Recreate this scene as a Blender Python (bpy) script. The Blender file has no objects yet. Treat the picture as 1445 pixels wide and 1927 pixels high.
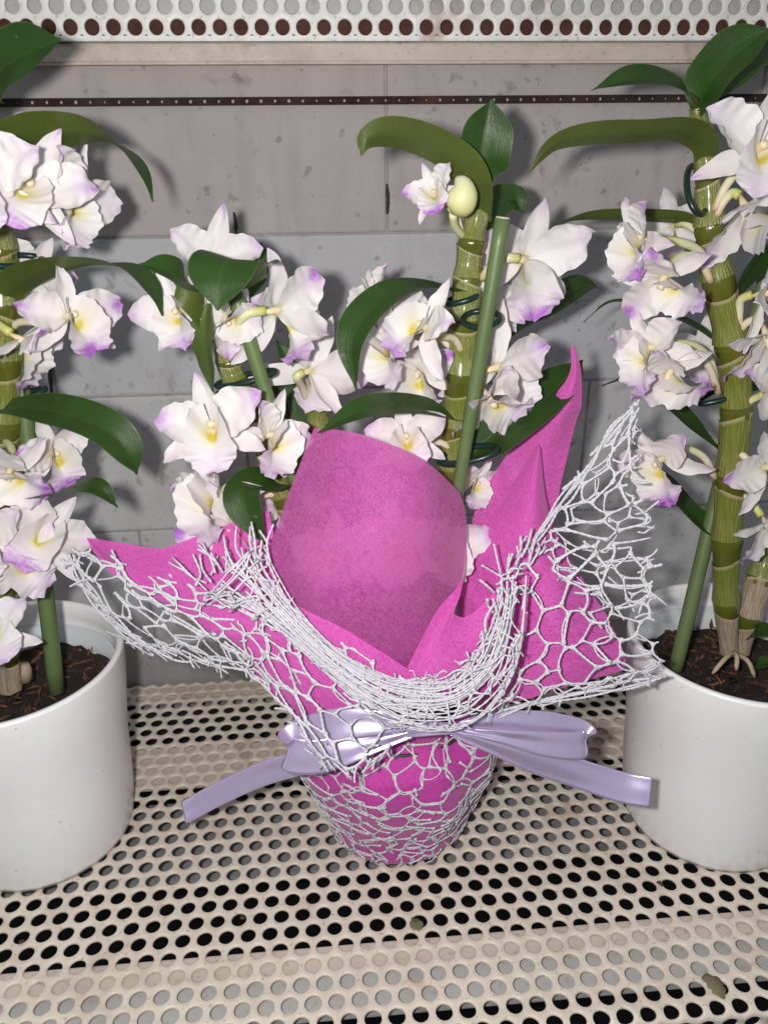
import bpy, bmesh, math, random
import numpy as np
from mathutils import Vector, Matrix, Quaternion
from mathutils.geometry import delaunay_2d_cdt

random.seed(7)
RNG = np.random.default_rng(7)
scene = bpy.context.scene
COL = scene.collection
R = math.radians

# ------------------------------------------------------------------ camera
CAM_H, PITCH, YAW, ROLL = 0.4075, 24.5, 4.5, -0.7
FPX, CX, CY = 1450.0, 722.5, 963.5          # focal length and centre in photograph pixels (1445 x 1927)
_a, _b, _r = R(PITCH), R(YAW), R(ROLL)
FWD = Vector((math.sin(_b)*math.cos(_a), math.cos(_b)*math.cos(_a), -math.sin(_a)))
_rt = Vector((math.cos(_b), -math.sin(_b), 0)); _up = _rt.cross(FWD)
RT = _rt*math.cos(_r) + _up*math.sin(_r)
UP = -_rt*math.sin(_r) + _up*math.cos(_r)
EYE = Vector((0, 0, CAM_H))
cam = bpy.data.cameras.new('camera'); cam_o = bpy.data.objects.new('camera', cam); COL.objects.link(cam_o)
cam.sensor_fit = 'HORIZONTAL'; cam.sensor_width = 36.0; cam.lens = 36.0*FPX/1445.0
cam.clip_start = 0.01; cam.clip_end = 50
m3 = Matrix((RT, UP, -FWD)).transposed()
cam_o.matrix_world = Matrix.Translation(EYE) @ m3.to_4x4()
cam.dof.use_dof = True; cam.dof.focus_distance = 0.43; cam.dof.aperture_fstop = 18.0
scene.camera = cam_o

# ------------------------------------------------------------------ light: the phone's flash, beside the lens, and dim shop light
world = bpy.data.worlds.new('World'); scene.world = world; world.use_nodes = True
bg = world.node_tree.nodes['Background']
bg.inputs[0].default_value = (0.86, 0.93, 1.0, 1); bg.inputs[1].default_value = 0.29
fl = bpy.data.lights.new('flash', 'POINT'); fl.energy = 8.0; fl.shadow_soft_size = 0.009; fl.color = (1.0, 0.965, 0.93)
fl_o = bpy.data.objects.new('flash', fl); COL.objects.link(fl_o)
fl_o.location = EYE - RT*0.036 + UP*0.010
scene.view_settings.view_transform = 'Standard'; scene.view_settings.look = 'None'
scene.view_settings.exposure = 0.0; scene.view_settings.gamma = 1.0
scene.render.engine = 'CYCLES'
scene.cycles.max_bounces = 8; scene.cycles.transparent_max_bounces = 24; scene.cycles.use_denoising = True
scene.cycles.caustics_reflective = False; scene.cycles.caustics_refractive = False

# ------------------------------------------------------------------ helpers
def at(px, py, Y):
    """the point at scene depth Y that the photograph shows at pixel (px, py)"""
    d = RT*((px-CX)/FPX) + UP*((CY-py)/FPX) + FWD
    return EYE + d*(Y/d.y)
def atz(px, py, Z=0.0):
    d = RT*((px-CX)/FPX) + UP*((CY-py)/FPX) + FWD
    return EYE + d*((Z-EYE.z)/d.z)
def P(*pts):
    return [at(*p) for p in pts]

WM = {}
def thing(name, label, cat, loc=(0, 0, 0), group=None):
    o = bpy.data.objects.new(name, None); COL.objects.link(o); o.location = loc
    o.empty_display_size = 0.02
    o['label'] = label; o['category'] = cat
    if group: o['group'] = group
    WM[o] = Matrix.Translation(Vector(loc)); return o
def tag(o, label=None, cat=None, group=None, kind=None):
    if label: o['label'] = label
    if cat: o['category'] = cat
    if group: o['group'] = group
    if kind: o['kind'] = kind
    return o
def mesh(name, verts, faces, mat=None, uv=None, col=None, smooth=True):
    me = bpy.data.meshes.new(name)
    me.from_pydata([tuple(v) for v in verts], [], faces)
    if uv is not None:
        lay = me.uv_layers.new(name='UVMap')
        li = np.empty(len(me.loops), dtype=np.int32); me.loops.foreach_get('vertex_index', li)
        lay.data.foreach_set('uv', np.asarray(uv, dtype=np.float32)[li].ravel())
    if col is not None:
        ca = me.color_attributes.new(name='Mask', type='FLOAT_COLOR', domain='POINT')
        c = np.ones((len(verts), 4), dtype=np.float32); c[:, :3] = np.asarray(col, dtype=np.float32)
        ca.data.foreach_set('color', c.ravel())
    if mat: me.materials.append(mat)
    if smooth: me.polygons.foreach_set('use_smooth', np.ones(len(me.polygons), dtype=bool))
    me.update(); return me
def obj(name, me, parent=None, mat4=None):
    """mat4 is the object's matrix relative to its parent (identity if left out)"""
    o = bpy.data.objects.new(name, me); COL.objects.link(o)
    m = mat4 or Matrix.Identity(4)
    if parent is not None:
        o.parent = parent; WM[o] = WM[parent] @ m
    else: WM[o] = m
    o.matrix_basis = m; return o
def wobj(name, verts, faces, mat, parent=None, origin=None, **kw):
    """verts are given in world space; parent may be placed anywhere"""
    if parent is not None:
        inv = WM[parent].inverted(); verts = [inv @ Vector(v) for v in verts]
        return obj(name, mesh(name, verts, faces, mat, **kw), parent)
    o0 = Vector(origin) if origin is not None else Vector((0, 0, 0))
    return obj(name, mesh(name, [Vector(v)-o0 for v in verts], faces, mat, **kw), None, Matrix.Translation(o0))

def smooth_path(pts, n):
    """Catmull-Rom through pts (Vectors or tuples of any length), n samples"""
    A = np.array([tuple(p) for p in pts], dtype=float)
    if len(A) == 2:
        t = np.linspace(0, 1, n)[:, None]; return A[0]*(1-t)+A[1]*t
    A = np.vstack([2*A[0]-A[1], A, 2*A[-1]-A[-2]])
    k = len(A)-3; out = []
    for s in np.linspace(0, k, n):
        i = min(int(s), k-1); t = s-i; p0, p1, p2, p3 = A[i:i+4]
        out.append(0.5*((2*p1)+(-p0+p2)*t+(2*p0-5*p1+4*p2-p3)*t*t+(-p0+3*p1-3*p2+p3)*t**3))
    return np.array(out)
def frames(path):
    path = np.asarray(path); T = np.gradient(path, axis=0); T /= np.linalg.norm(T, axis=1)[:, None]+1e-12
    n = np.cross(T[0], (0.31, 0.17, 0.93)); n /= np.linalg.norm(n)+1e-12; N = [n]
    for i in range(1, len(path)):
        n = N[-1]-T[i]*np.dot(N[-1], T[i]); N.append(n/(np.linalg.norm(n)+1e-12))
    N = np.array(N); return T, N, np.cross(T, N)
def tube(path, rad, sides=8, caps=True, off=0, flat=None):
    path = np.asarray(path, dtype=float); n = len(path)
    rad = np.broadcast_to(np.asarray(rad, dtype=float), (n,))
    T, N, B = frames(path)
    ang = np.arange(sides)*2*math.pi/sides
    V = path[:, None, :] + rad[:, None, None]*(np.cos(ang)[None, :, None]*N[:, None, :]+np.sin(ang)[None, :, None]*B[:, None, :])
    if flat is not None:
        fn_ = np.asarray(flat[0])/np.linalg.norm(flat[0]); dv_ = V-path[:, None, :]; V = V-(1-flat[1])*(dv_ @ fn_)[..., None]*fn_
    F = []
    for i in range(n-1):
        for j in range(sides):
            k = (j+1) % sides
            F.append((off+i*sides+j, off+i*sides+k, off+(i+1)*sides+k, off+(i+1)*sides+j))
    if caps:
        F.append(tuple(off+j for j in range(sides))[::-1]); F.append(tuple(off+(n-1)*sides+j for j in range(sides)))
    return V.reshape(-1, 3), F
class MB:
    def __init__(s): s.V = []; s.F = []; s.n = 0; s.C = []
    def tube(s, path, rad, sides=6, caps=True, c=None, flat=None):
        v, f = tube(path, rad, sides, caps, s.n, flat); s.V.append(v); s.F += f; s.n += len(v)
        if c is not None: s.C.append(np.broadcast_to(np.asarray(c, dtype=float), (len(v), 3)))
    def add(s, v, f, c=None):
        v = np.asarray(v, dtype=float); s.V.append(v); s.F += [tuple(i+s.n for i in q) for q in f]; s.n += len(v)
        if c is not None: s.C.append(np.broadcast_to(np.asarray(c, dtype=float), (len(v), 3)))
    def verts(s): return np.vstack(s.V)
    def cols(s): return np.vstack(s.C) if s.C else None
def grid_faces(nu, nv, off=0, wrap=False):
    F = []
    for i in range(nu-1):
        for j in range(nv if wrap else nv-1):
            k = (j+1) % nv
            F.append((off+i*nv+j, off+i*nv+k, off+(i+1)*nv+k, off+(i+1)*nv+j))
    return F
def lathe(profile, center, seg=64, fn=None):
    """profile: list of (r, z)"""
    V = []; 
    for (r, z) in profile:
        for j in range(seg):
            a = 2*math.pi*j/seg; rr = r if fn is None else r+fn(a, z)
            V.append((center[0]+rr*math.cos(a), center[1]+rr*math.sin(a), center[2]+z))
    return V, grid_faces(len(profile), seg, wrap=True)
def box(x0, x1, y0, y1, z0, z1):
    V = [(x0,y0,z0),(x1,y0,z0),(x1,y1,z0),(x0,y1,z0),(x0,y0,z1),(x1,y0,z1),(x1,y1,z1),(x0,y1,z1)]
    return V, [(0,3,2,1),(4,5,6,7),(0,1,5,4),(1,2,6,5),(2,3,7,6),(3,0,4,7)]
def bevel_box(name, b, mat, parent, w=0.0015, seg=2):
    v, f = box(*b); me = mesh(name, v, f, mat, smooth=False)
    bm = bmesh.new(); bm.from_mesh(me); bmesh.ops.bevel(bm, geom=bm.edges[:], offset=w, segments=seg, affect='EDGES', profile=0.6)
    bm.to_mesh(me); bm.free(); return obj(name, me, parent)
def sstep(a, b, x):
    t = np.clip((np.asarray(x, dtype=float)-a)/(b-a), 0, 1); return t*t*(3-2*t)
def snoise(seed, n=6, f=1.0):
    r = np.random.default_rng(abs(int(seed))); k = r.normal(size=(n, 3))*f; ph = r.uniform(0, 6.28, n); am = r.uniform(.5, 1, n)/n*1.6
    return lambda X: (np.sin(np.asarray(X) @ k.T+ph)*am).sum(-1)

# ------------------------------------------------------------------ materials
class NT:
    def __init__(s, name):
        s.m = bpy.data.materials.new(name); s.m.use_nodes = True; s.t = s.m.node_tree
        for n in list(s.t.nodes): s.t.nodes.remove(n)
        s.out = s.n('ShaderNodeOutputMaterial')
    def n(s, kind, **kw):
        nd = s.t.nodes.new(kind)
        for k, v in kw.items():
            if k.startswith('i_'):
                key = k[2:].replace('_', ' '); nd.inputs[key].default_value = v
            else: setattr(nd, k, v)
        return nd
    def l(s, a, b): s.t.links.new(a, b); return s
    def rgb(s, c): nd = s.n('ShaderNodeRGB'); nd.outputs[0].default_value = (*c, 1); return nd.outputs[0]
    def mix(s, fac, a, b, blend='MIX'):
        nd = s.n('ShaderNodeMix', data_type='RGBA', blend_type=blend)
        for sock, v in ((nd.inputs[0], fac), (nd.inputs[6], a), (nd.inputs[7], b)):
            if isinstance(v, bpy.types.NodeSocket): s.l(v, sock)
            elif isinstance(v, (int, float)): sock.default_value = v
            else: sock.default_value = (*v, 1)
        return nd.outputs[2]
    def math(s, op, a, b=None, clamp=False):
        nd = s.n('ShaderNodeMath', operation=op, use_clamp=clamp)
        for i, v in enumerate((a, b)):
            if v is None: continue
            if isinstance(v, bpy.types.NodeSocket): s.l(v, nd.inputs[i])
            else: nd.inputs[i].default_value = v
        return nd.outputs[0]
    def noise(s, vec, scale, detail=3, rough=.55, dist=0.0):
        nd = s.n('ShaderNodeTexNoise'); nd.inputs['Scale'].default_value = scale; nd.inputs['Detail'].default_value = detail
        nd.inputs['Roughness'].default_value = rough; nd.inputs['Distortion'].default_value = dist
        if vec is not None: s.l(vec, nd.inputs['Vector'])
        return nd.outputs['Fac']
    def ramp(s, fac, stops):
        nd = s.n('ShaderNodeValToRGB'); e = nd.color_ramp.elements
        while len(e) < len(stops): e.new(0.5)
        for el, (p, c) in zip(e, stops): el.position = p; el.color = (*c, 1) if not isinstance(c, (int, float)) else (c, c, c, 1)
        s.l(fac, nd.inputs[0]); return nd.outputs[0]
    def coord(s, kind='Object', scale=None, rot=None):
        tc = s.n('ShaderNodeTexCoord').outputs[kind]
        if scale is None and rot is None: return tc
        mp = s.n('ShaderNodeMapping')
        if scale: mp.inputs['Scale'].default_value = scale
        if rot: mp.inputs['Rotation'].default_value = rot
        s.l(tc, mp.inputs['Vector']); return mp.outputs[0]
    def bump(s, h, strength=.3, dist=.001):
        nd = s.n('ShaderNodeBump'); nd.inputs['Strength'].default_value = strength; nd.inputs['Distance'].default_value = dist
        s.l(h, nd.inputs['Height']); return nd.outputs[0]
    def bsdf(s, col, rough=.5, bump=None, **kw):
        b = s.n('ShaderNodeBsdfPrincipled')
        if isinstance(col, bpy.types.NodeSocket): s.l(col, b.inputs['Base Color'])
        else: b.inputs['Base Color'].default_value = (*col, 1)
        if isinstance(rough, bpy.types.NodeSocket): s.l(rough, b.inputs['Roughness'])
        else: b.inputs['Roughness'].default_value = rough
        if bump is not None: s.l(bump, b.inputs['Normal'])
        for k, v in kw.items(): b.inputs[k.replace('_', ' ')].default_value = v
        return b.outputs[0]
    def mixsh(s, fac, a, b):
        nd = s.n('ShaderNodeMixShader')
        if isinstance(fac, bpy.types.NodeSocket): s.l(fac, nd.inputs[0])
        else: nd.inputs[0].default_value = fac
        s.l(a, nd.inputs[1]); s.l(b, nd.inputs[2]); return nd.outputs[0]
    def translucent(s, col):
        nd = s.n('ShaderNodeBsdfTranslucent')
        if isinstance(col, bpy.types.NodeSocket): s.l(col, nd.inputs[0])
        else: nd.inputs[0].default_value = (*col, 1)
        return nd.outputs[0]
    def done(s, sh): s.l(sh, s.out.inputs[0]); return s.m

M = {}
def mat_painted(name, base, dirt, rust, rough=.5, scale=1.0, dirt_amt=.45, rust_amt=.62):
    t = NT(name); c = t.coord('Object')
    big = t.noise(c, 9*scale, 4); mid = t.noise(c, 60*scale, 5, .65); fine = t.noise(c, 420*scale, 3, .6)
    d1 = t.ramp(mid, [(.44, 0), (.72, 1)]); d2 = t.ramp(big, [(.38, 0), (.68, 1)])
    col = t.mix(t.math('MULTIPLY', t.math('MULTIPLY', d1, d2), dirt_amt), base, dirt)
    speck = t.ramp(t.noise(c, 330*scale, 2, .5), [(.62, 0), (.69, 1)])
    col = t.mix(t.math('MULTIPLY', speck, .55), col, dirt)
    mp = t.n('ShaderNodeMapping'); mp.inputs['Scale'].default_value = (.35, 1, 1); t.l(c, mp.inputs[0])
    smear = t.ramp(t.noise(mp.outputs[0], 34*scale, 5, .7), [(.48, 0), (.75, 1)]); col = t.mix(t.math('MULTIPLY', smear, dirt_amt), col, tuple(.5*(a_+b_) for a_, b_ in zip(base, dirt)))
    rs = t.ramp(t.noise(c, 21*scale, 4, .6, .6), [(.60, 0), (.74, 1)])
    col = t.mix(t.math('MULTIPLY', rs, rust_amt), col, rust)
    b = t.bump(t.math('ADD', fine, mid), .25, .0006)
    ro = t.ramp(mid, [(.3, rough-.1), (.7, rough+.18)])
    return t.done(t.bsdf(col, ro, b))
M['shelf'] = mat_painted('shelf_paint', (.715, .645, .55), (.34, .27, .20), (.36, .19, .08), .45, dirt_amt=.6)
M['upper'] = mat_painted('upper_paint', (.80, .78, .75), (.34, .30, .28), (.30, .15, .10), .45, dirt_amt=.4)
M['rail'] = mat_painted('rail_paint', (.56, .48, .42), (.30, .25, .22), (.2, .12, .09), .5)
M['rail_grey'] = mat_painted('rail_grey', (.46, .46, .45), (.30, .30, .30), (.25, .2, .15), .55)
M['under_grey'] = mat_painted('under_grey', (.22, .235, .235), (.12, .12, .12), (.1, .07, .05), .6)
M['rust'] = mat_painted('rust', (.026, .010, .008), (.010, .006, .006), (.07, .024, .014), .85, dirt_amt=.8)
M['rust_red'] = mat_painted('rust_red', (.085, .030, .020), (.015, .008, .008), (.05, .018, .012), .8, dirt_amt=.95)
def mat_simple(name, col, rough=.5, **kw):
    t = NT(name); return t.done(t.bsdf(col, rough, **kw))
M['ground'] = mat_simple('ground_shade', (.003, .003, .003), .9)  # near-black floor colour carries the shade under the shelf

def mat_wall(name, base, base2, wash):
    t = NT(name); c = t.n('ShaderNodeNewGeometry').outputs['Position']
    big = t.noise(c, 7, 5, .6); mid = t.noise(c, 38, 5, .6); fine = t.noise(c, 300, 4, .7)
    col = t.mix(t.ramp(big, [(.35, 0), (.65, 1)]), base, base2)
    mpd = t.n('ShaderNodeMapping'); mpd.inputs['Scale'].default_value = (1, 1, .18); t.l(c, mpd.inputs[0])
    drip = t.ramp(t.noise(mpd.outputs[0], 48, 5, .65), [(.50, 0), (.74, 1)]); col = t.mix(t.math('MULTIPLY', drip, .35), col, tuple(x*.62 for x in base2))
    col = t.mix(t.math('MULTIPLY', t.ramp(mid, [(.5, 0), (.72, 1)]), .35), col, wash)
    # dark spots and scuffs
    sp = t.ramp(t.noise(c, 85, 3, .55, .3), [(.60, 0), (.70, 1)]); gate = t.ramp(t.noise(c, 13, 2), [(.45, 0), (.58, 1)])
    col = t.mix(t.math('MULTIPLY', t.math('MULTIPLY', sp, gate), .38), col, (.05, .04, .037))
    sp2 = t.ramp(t.noise(c, 120, 2, .5), [(.66, 0), (.72, 1)])
    col = t.mix(t.math('MULTIPLY', sp2, .4), col, (.08, .065, .06))
    b = t.bump(t.math('ADD', t.math('MULTIPLY', fine, .45), t.math('MULTIPLY', mid, 1.2)), .55, .0025)
    return t.done(t.bsdf(col, .75, b))
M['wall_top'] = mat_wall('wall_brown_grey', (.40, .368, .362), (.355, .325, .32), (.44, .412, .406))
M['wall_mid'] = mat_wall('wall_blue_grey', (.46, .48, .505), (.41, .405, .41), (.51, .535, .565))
M['wall_low'] = mat_wall('wall_grey', (.50, .51, .52), (.45, .45, .45), (.55, .565, .58))
M['mortar'] = mat_wall('wall_mortar', (.37, .36, .36), (.30, .29, .29), (.42, .41, .41))
M['crack'] = mat_simple('crack_dark', (.035, .03, .028), .9)
M['mortar_pale'] = mat_wall('wall_mortar_pale', (.28, .27, .27), (.24, .235, .24), (.32, .31, .31))

# ceramic
t = NT('white_ceramic'); c = t.coord('Object')
sp = t.ramp(t.noise(c, 210, 2, .4), [(.745, 0), (.765, 1)])
col = t.mix(t.math('MULTIPLY', sp, .55), (.84, .845, .85), (.36, .34, .31))
sm = t.ramp(t.noise(c, 16, 4), [(.5, 0), (.8, 1)]); col = t.mix(t.math('MULTIPLY', sm, .14), col, (.55, .53, .50))
mpz = t.n('ShaderNodeMapping'); mpz.inputs['Scale'].default_value = (1, 1, .22); t.l(c, mpz.inputs[0])
run = t.ramp(t.noise(mpz.outputs[0], 60, 4, .6), [(.56, 0), (.72, 1)]); col = t.mix(t.math('MULTIPLY', run, .10), col, (.60, .57, .52))
sc = t.ramp(t.noise(c, 480, 2, .5), [(.70, 0), (.74, 1)]); col = t.mix(t.math('MULTIPLY', sc, .30), col, (.50, .47, .43))
M['ceramic'] = t.done(t.bsdf(col, t.ramp(t.noise(c, 35, 4), [(.35, .24), (.7, .42)]), t.bump(t.noise(c, 70, 2), .04, .001), Coat_Weight=.25, Coat_Roughness=.15))
M['liner'] = mat_simple('liner_plastic', (.62, .66, .67), .4)

# soil
t = NT('soil'); c = t.coord('Object')
n1 = t.noise(c, 170, 6, .7); n2 = t.noise(c, 60, 3)
col = t.ramp(n1, [(.3, (.008, .006, .005)), (.55, (.025, .016, .012)), (.75, (.085, .045, .03))])
M['soil'] = t.done(t.bsdf(col, .9, t.bump(n1, 1.0, .004)))
t = NT('bark_chip'); oi = t.n('ShaderNodeTexCoord').outputs['Object']
M['bark'] = t.done(t.bsdf(t.ramp(t.noise(oi, 120, 4), [(.3, (.03, .013, .008)), (.6, (.13, .05, .025)), (.75, (.28, .14, .07))]), .85))

# leaf: u along, v across (-1..1 as 0..1)
def mat_leaf(name, top, under, vein=.5):
    t = NT(name); uv = t.n('ShaderNodeTexCoord').outputs['UV']
    sep = t.n('ShaderNodeSeparateXYZ'); t.l(uv, sep.inputs[0])
    mp = t.n('ShaderNodeMapping'); mp.inputs['Scale'].default_value = (1.5, 26, 1); t.l(uv, mp.inputs['Vector'])
    lines = t.noise(mp.outputs[0], 2.2, 3, .6)
    patch = t.noise(t.coord('Object'), 45, 4, .6)
    mid = t.math('ABSOLUTE', t.math('SUBTRACT', sep.outputs['Y'], .5))
    midm = t.ramp(mid, [(.0, 1), (.035, 0)])
    bf = t.n('ShaderNodeNewGeometry').outputs['Backfacing']
    oi = t.n('ShaderNodeObjectInfo').outputs['Random']
    a = t.mix(t.ramp(patch, [(.35, 0), (.7, 1)]), top, tuple(min(1, x*1.75) for x in top))
    a = t.mix(t.math('MULTIPLY', lines, vein*1.0), a, tuple(x*1.9 for x in top))
    a = t.mix(t.math('MULTIPLY', midm, .45), a, tuple(x*2.6 for x in top))
    u_ = t.mix(t.ramp(patch, [(.35, 0), (.7, 1)]), under, tuple(x*1.35 for x in under))
    col = t.mix(bf, a, u_)
    edge = t.ramp(mid, [(.478, 0), (.495, 1)]); col = t.mix(t.math('MULTIPLY', edge, .5), col, (.12, .19, .05))
    col = t.mix(t.math('MULTIPLY', oi, .35), col, t.mix(1, col, (.75, .85, .45), 'MULTIPLY'))
    spots = t.ramp(t.noise(t.coord('Object'), 260, 2), [(.73, 0), (.77, 1)]); col = t.mix(t.math('MULTIPLY', spots, .35), col, (.30, .32, .16))
    b = t.bump(lines, .40, .0008)
    ro = t.ramp(patch, [(.3, .34), (.7, .46)])
    sh = t.bsdf(col, ro, b, Specular_IOR_Level=.5)
    return t.done(t.mixsh(.12, sh, t.translucent(t.mix(.5, col, (.2, .4, .03)))))
M['leaf'] = mat_leaf('leaf_green', (.0150, .043, .0060), (.066, .088, .016))
M['leaf_olive'] = mat_leaf('leaf_olive', (.055, .080, .018), (.03, .06, .012))
# petals: Mask r = purple, g = yellow, b = green at the base
def mat_petal():
    t = NT('petal'); at_ = t.n('ShaderNodeAttribute', attribute_name='Mask'); sep = t.n('ShaderNodeSeparateColor'); t.l(at_.outputs['Color'], sep.inputs[0])
    uv = t.n('ShaderNodeTexCoord').outputs['UV']; mp = t.n('ShaderNodeMapping'); mp.inputs['Scale'].default_value = (1.2, 17, 1); t.l(uv, mp.inputs[0])
    vein = t.noise(mp.outputs[0], 2.0, 3, .6)
    oi = t.n('ShaderNodeObjectInfo').outputs['Random']
    n = t.noise(t.coord('Object'), 230, 3, .6)
    white = t.mix(t.ramp(t.noise(t.coord('Object'), 55, 3), [(.35, 0), (.7, 1)]), (.87, .855, .85), (.86, .82, .84))
    white = t.mix(t.math('MULTIPLY', oi, .5), white, (.88, .83, .80))
    white = t.mix(t.math('MULTIPLY', t.ramp(vein, [(.35, 1), (.6, 0)]), .18), white, (.70, .66, .70))
    k = t.math('MULTIPLY', sep.outputs[0], t.math('ADD', t.math('MULTIPLY', n, .9), t.math('ADD', t.math('MULTIPLY', vein, .8), .1)), clamp=True)
    k = t.math('MULTIPLY', k, t.math('ADD', .38, t.math('MULTIPLY', oi, .62)), clamp=True)
    col = t.mix(t.math('MULTIPLY', t.ramp(k, [(.05, 0), (.5, 1)]), .75), white, (.74, .60, .80)); col = t.mix(t.ramp(k, [(.48, 0), (.85, 1)]), col, (.50, .17, .66))
    yk = t.math('MULTIPLY', sep.outputs[1], t.math('ADD', .70, t.math('MULTIPLY', vein, .6)), clamp=True)
    col = t.mix(t.ramp(yk, [(.08, 0), (.45, 1)]), col, (.86, .82, .60)); col = t.mix(t.ramp(yk, [(.50, 0), (.85, 1)]), col, (.74, .62, .10))
    col = t.mix(sep.outputs[2], col, (.42, .48, .12))
    b = t.bump(t.math('ADD', t.math('MULTIPLY', vein, 1.0), t.math('MULTIPLY', n, .35)), .28, .0008)
    sh = t.bsdf(col, .48, b, Specular_IOR_Level=.35, Sheen_Weight=.08)
    return t.done(t.mixsh(.30, sh, t.translucent(col)))
M['petal'] = mat_petal()
M['column'] = mat_simple('column_cream', (.72, .60, .40), .4)
# stalk with green-yellow to pinkish white
t = NT('stalk'); a_ = t.n('ShaderNodeAttribute', attribute_name='Mask'); sep = t.n('ShaderNodeSeparateColor'); t.l(a_.outputs['Color'], sep.inputs[0])
col = t.ramp(sep.outputs[0], [(0, (.48, .50, .10)), (.3, (.62, .62, .36)), (.7, (.66, .60, .46)), (1, (.55, .40, .24))])
M['stalk'] = t.done(t.bsdf(col, .42))
t = NT('bud'); a_ = t.n('ShaderNodeAttribute', attribute_name='Mask'); sep = t.n('ShaderNodeSeparateColor'); t.l(a_.outputs['Color'], sep.inputs[0])
M['bud'] = t.done(t.bsdf(t.ramp(sep.outputs[0], [(0, (.40, .44, .12)), (.4, (.62, .62, .30)), (1, (.68, .66, .48))]), .45))
# cane
def mat_cane():
    t = NT('cane'); uv = t.n('ShaderNodeTexCoord').outputs['UV']; mp = t.n('ShaderNodeMapping'); mp.inputs['Scale'].default_value = (2, 16, 1); t.l(uv, mp.inputs[0])
    st = t.noise(mp.outputs[0], 2.5, 3); n = t.noise(t.coord('Object'), 80, 4)
    col = t.mix(t.ramp(n, [(.3, 0), (.7, 1)]), (.036, .055, .005), (.085, .095, .009))
    return t.done(t.bsdf(t.mix(t.math('MULTIPLY', st, .5), col, (.17, .16, .02)), .18, t.bump(st, .25, .001), Coat_Weight=.3, Coat_Roughness=.1))
M['cane'] = mat_cane()
def mat_sheath(name, c0, c1, c2, rough):
    t = NT(name); uv = t.n('ShaderNodeTexCoord').outputs['UV']; mp = t.n('ShaderNodeMapping'); mp.inputs['Scale'].default_value = (.6, 20, 1); t.l(uv, mp.inputs[0])
    st = t.noise(mp.outputs[0], 2.6, 4, .6, .3); n = t.noise(t.coord('Object'), 70, 3)
    col = t.ramp(st, [(.35, c0), (.5, c1), (.68, c2)])
    col = t.mix(t.math('MULTIPLY', n, .5), col, c0)
    su = t.n('ShaderNodeSeparateXYZ'); t.l(uv, su.inputs[0]); col = t.mix(t.math('MULTIPLY', t.ramp(su.outputs['X'], [(.90, 0), (.97, 1)]), .7), col, (.48, .40, .24))
    return t.done(t.bsdf(col, rough, t.bump(st, .8, .0018), Coat_Weight=.35 if rough < .5 else 0, Coat_Roughness=.18))
M['sheath'] = mat_sheath('sheath_olive', (.125, .155, .018), (.185, .205, .034), (.30, .31, .10), .28)
M['sheath_dry'] = mat_sheath('sheath_dry', (.22, .16, .10), (.42, .33, .24), (.58, .49, .40), .7)
t = NT('stake'); c = t.coord('Object'); n = t.noise(c, 60, 4)
M['stake'] = t.done(t.bsdf(t.mix(n, (.075, .125, .040), (.135, .185, .075)), .42, t.bump(t.noise(c, 300, 2), .1, .0005)))
M['stake_end'] = mat_simple('stake_end', (.62, .60, .46), .8)
M['clip'] = mat_simple('clip_plastic', (.008, .026, .020), .32)
M['root'] = mat_simple('root', (.42, .33, .22), .7)

# pink nonwoven: fibres in the sheet, see-through between them
def mat_pink(name='pink_nonwoven', base=(.72, .075, .48), light=(.82, .17, .60), alpha=.93, trl=.30):
    t = NT(name); fib = None
    for ang, sc, seed in ((.0, 430, 0), (1.05, 400, 7), (2.1, 460, 13), (.5, 380, 21), (1.6, 420, 34)):
        mp = t.n('ShaderNodeMapping'); mp.inputs['Rotation'].default_value = (0, 0, ang); mp.vector_type = 'TEXTURE'; mp.inputs['Scale'].default_value = (1.6, 1/6, 1); mp.inputs['Location'].default_value = (seed, seed*.7, 0)
        t.l(t.n('ShaderNodeTexCoord').outputs['UV'], mp.inputs[0])
        wob = t.noise(mp.outputs[0], sc, 2, .5, 1.4)
        f = t.ramp(wob, [(.50, 0), (.66, 1)])
        fib = f if fib is None else t.math('MAXIMUM', fib, f)
    uvc = t.n('ShaderNodeTexCoord').outputs['UV']
    cloud = t.noise(uvc, 110, 5, .65)
    dens = t.math('ADD', t.math('MULTIPLY', fib, .78), t.math('MULTIPLY', cloud, .22), clamp=True)
    col = t.mix(t.ramp(dens, [(.2, 0), (.95, 1)]), base, light)
    b = t.bump(dens, .18, .0005)
    sh = t.bsdf(col, .62, b, Sheen_Weight=.35, Sheen_Roughness=.5, Specular_IOR_Level=.25)
    sh = t.mixsh(trl, sh, t.translucent(col))
    tr = t.n('ShaderNodeBsdfTransparent').outputs[0]
    a = t.ramp(dens, [(.15, alpha-.28), (.7, min(1, alpha+.08))])
    return t.done(t.mixsh(a, tr, sh))
M['pink'] = mat_pink()
M['pink_sheer'] = mat_pink('pink_nonwoven_sheer', (.70, .075, .47), (.84, .22, .64), alpha=.83, trl=.50)
M['pink_pot'] = mat_pink('pink_nonwoven_pot', (.64, .035, .40), (.72, .11, .52), 1.3)
t = NT('white_lace'); c = t.coord('Object'); n = t.noise(c, 900, 2, .6)
M['lace'] = t.done(t.mixsh(.15, t.bsdf(t.mix(n, (.60, .595, .65), (.78, .77, .82)), .6, t.bump(n, .5, .0006), Sheen_Weight=.2), t.translucent((.8, .78, .85))))
t = NT('lilac_ribbon'); uv = t.n('ShaderNodeTexCoord').outputs['UV']
mp = t.n('ShaderNodeMapping'); mp.inputs['Scale'].default_value = (260, 60, 1); t.l(uv, mp.inputs[0])
M['ribbon'] = t.done(t.bsdf(t.mix(t.noise(mp.outputs[0], 1, 3), (.63, .52, .79), (.71, .61, .86)), .26, t.bump(t.noise(mp.outputs[0], 2.5, 2), .10, .0003), Metallic=.62, Specular_IOR_Level=.8, Coat_Weight=.25, Coat_Roughness=.35))
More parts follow.
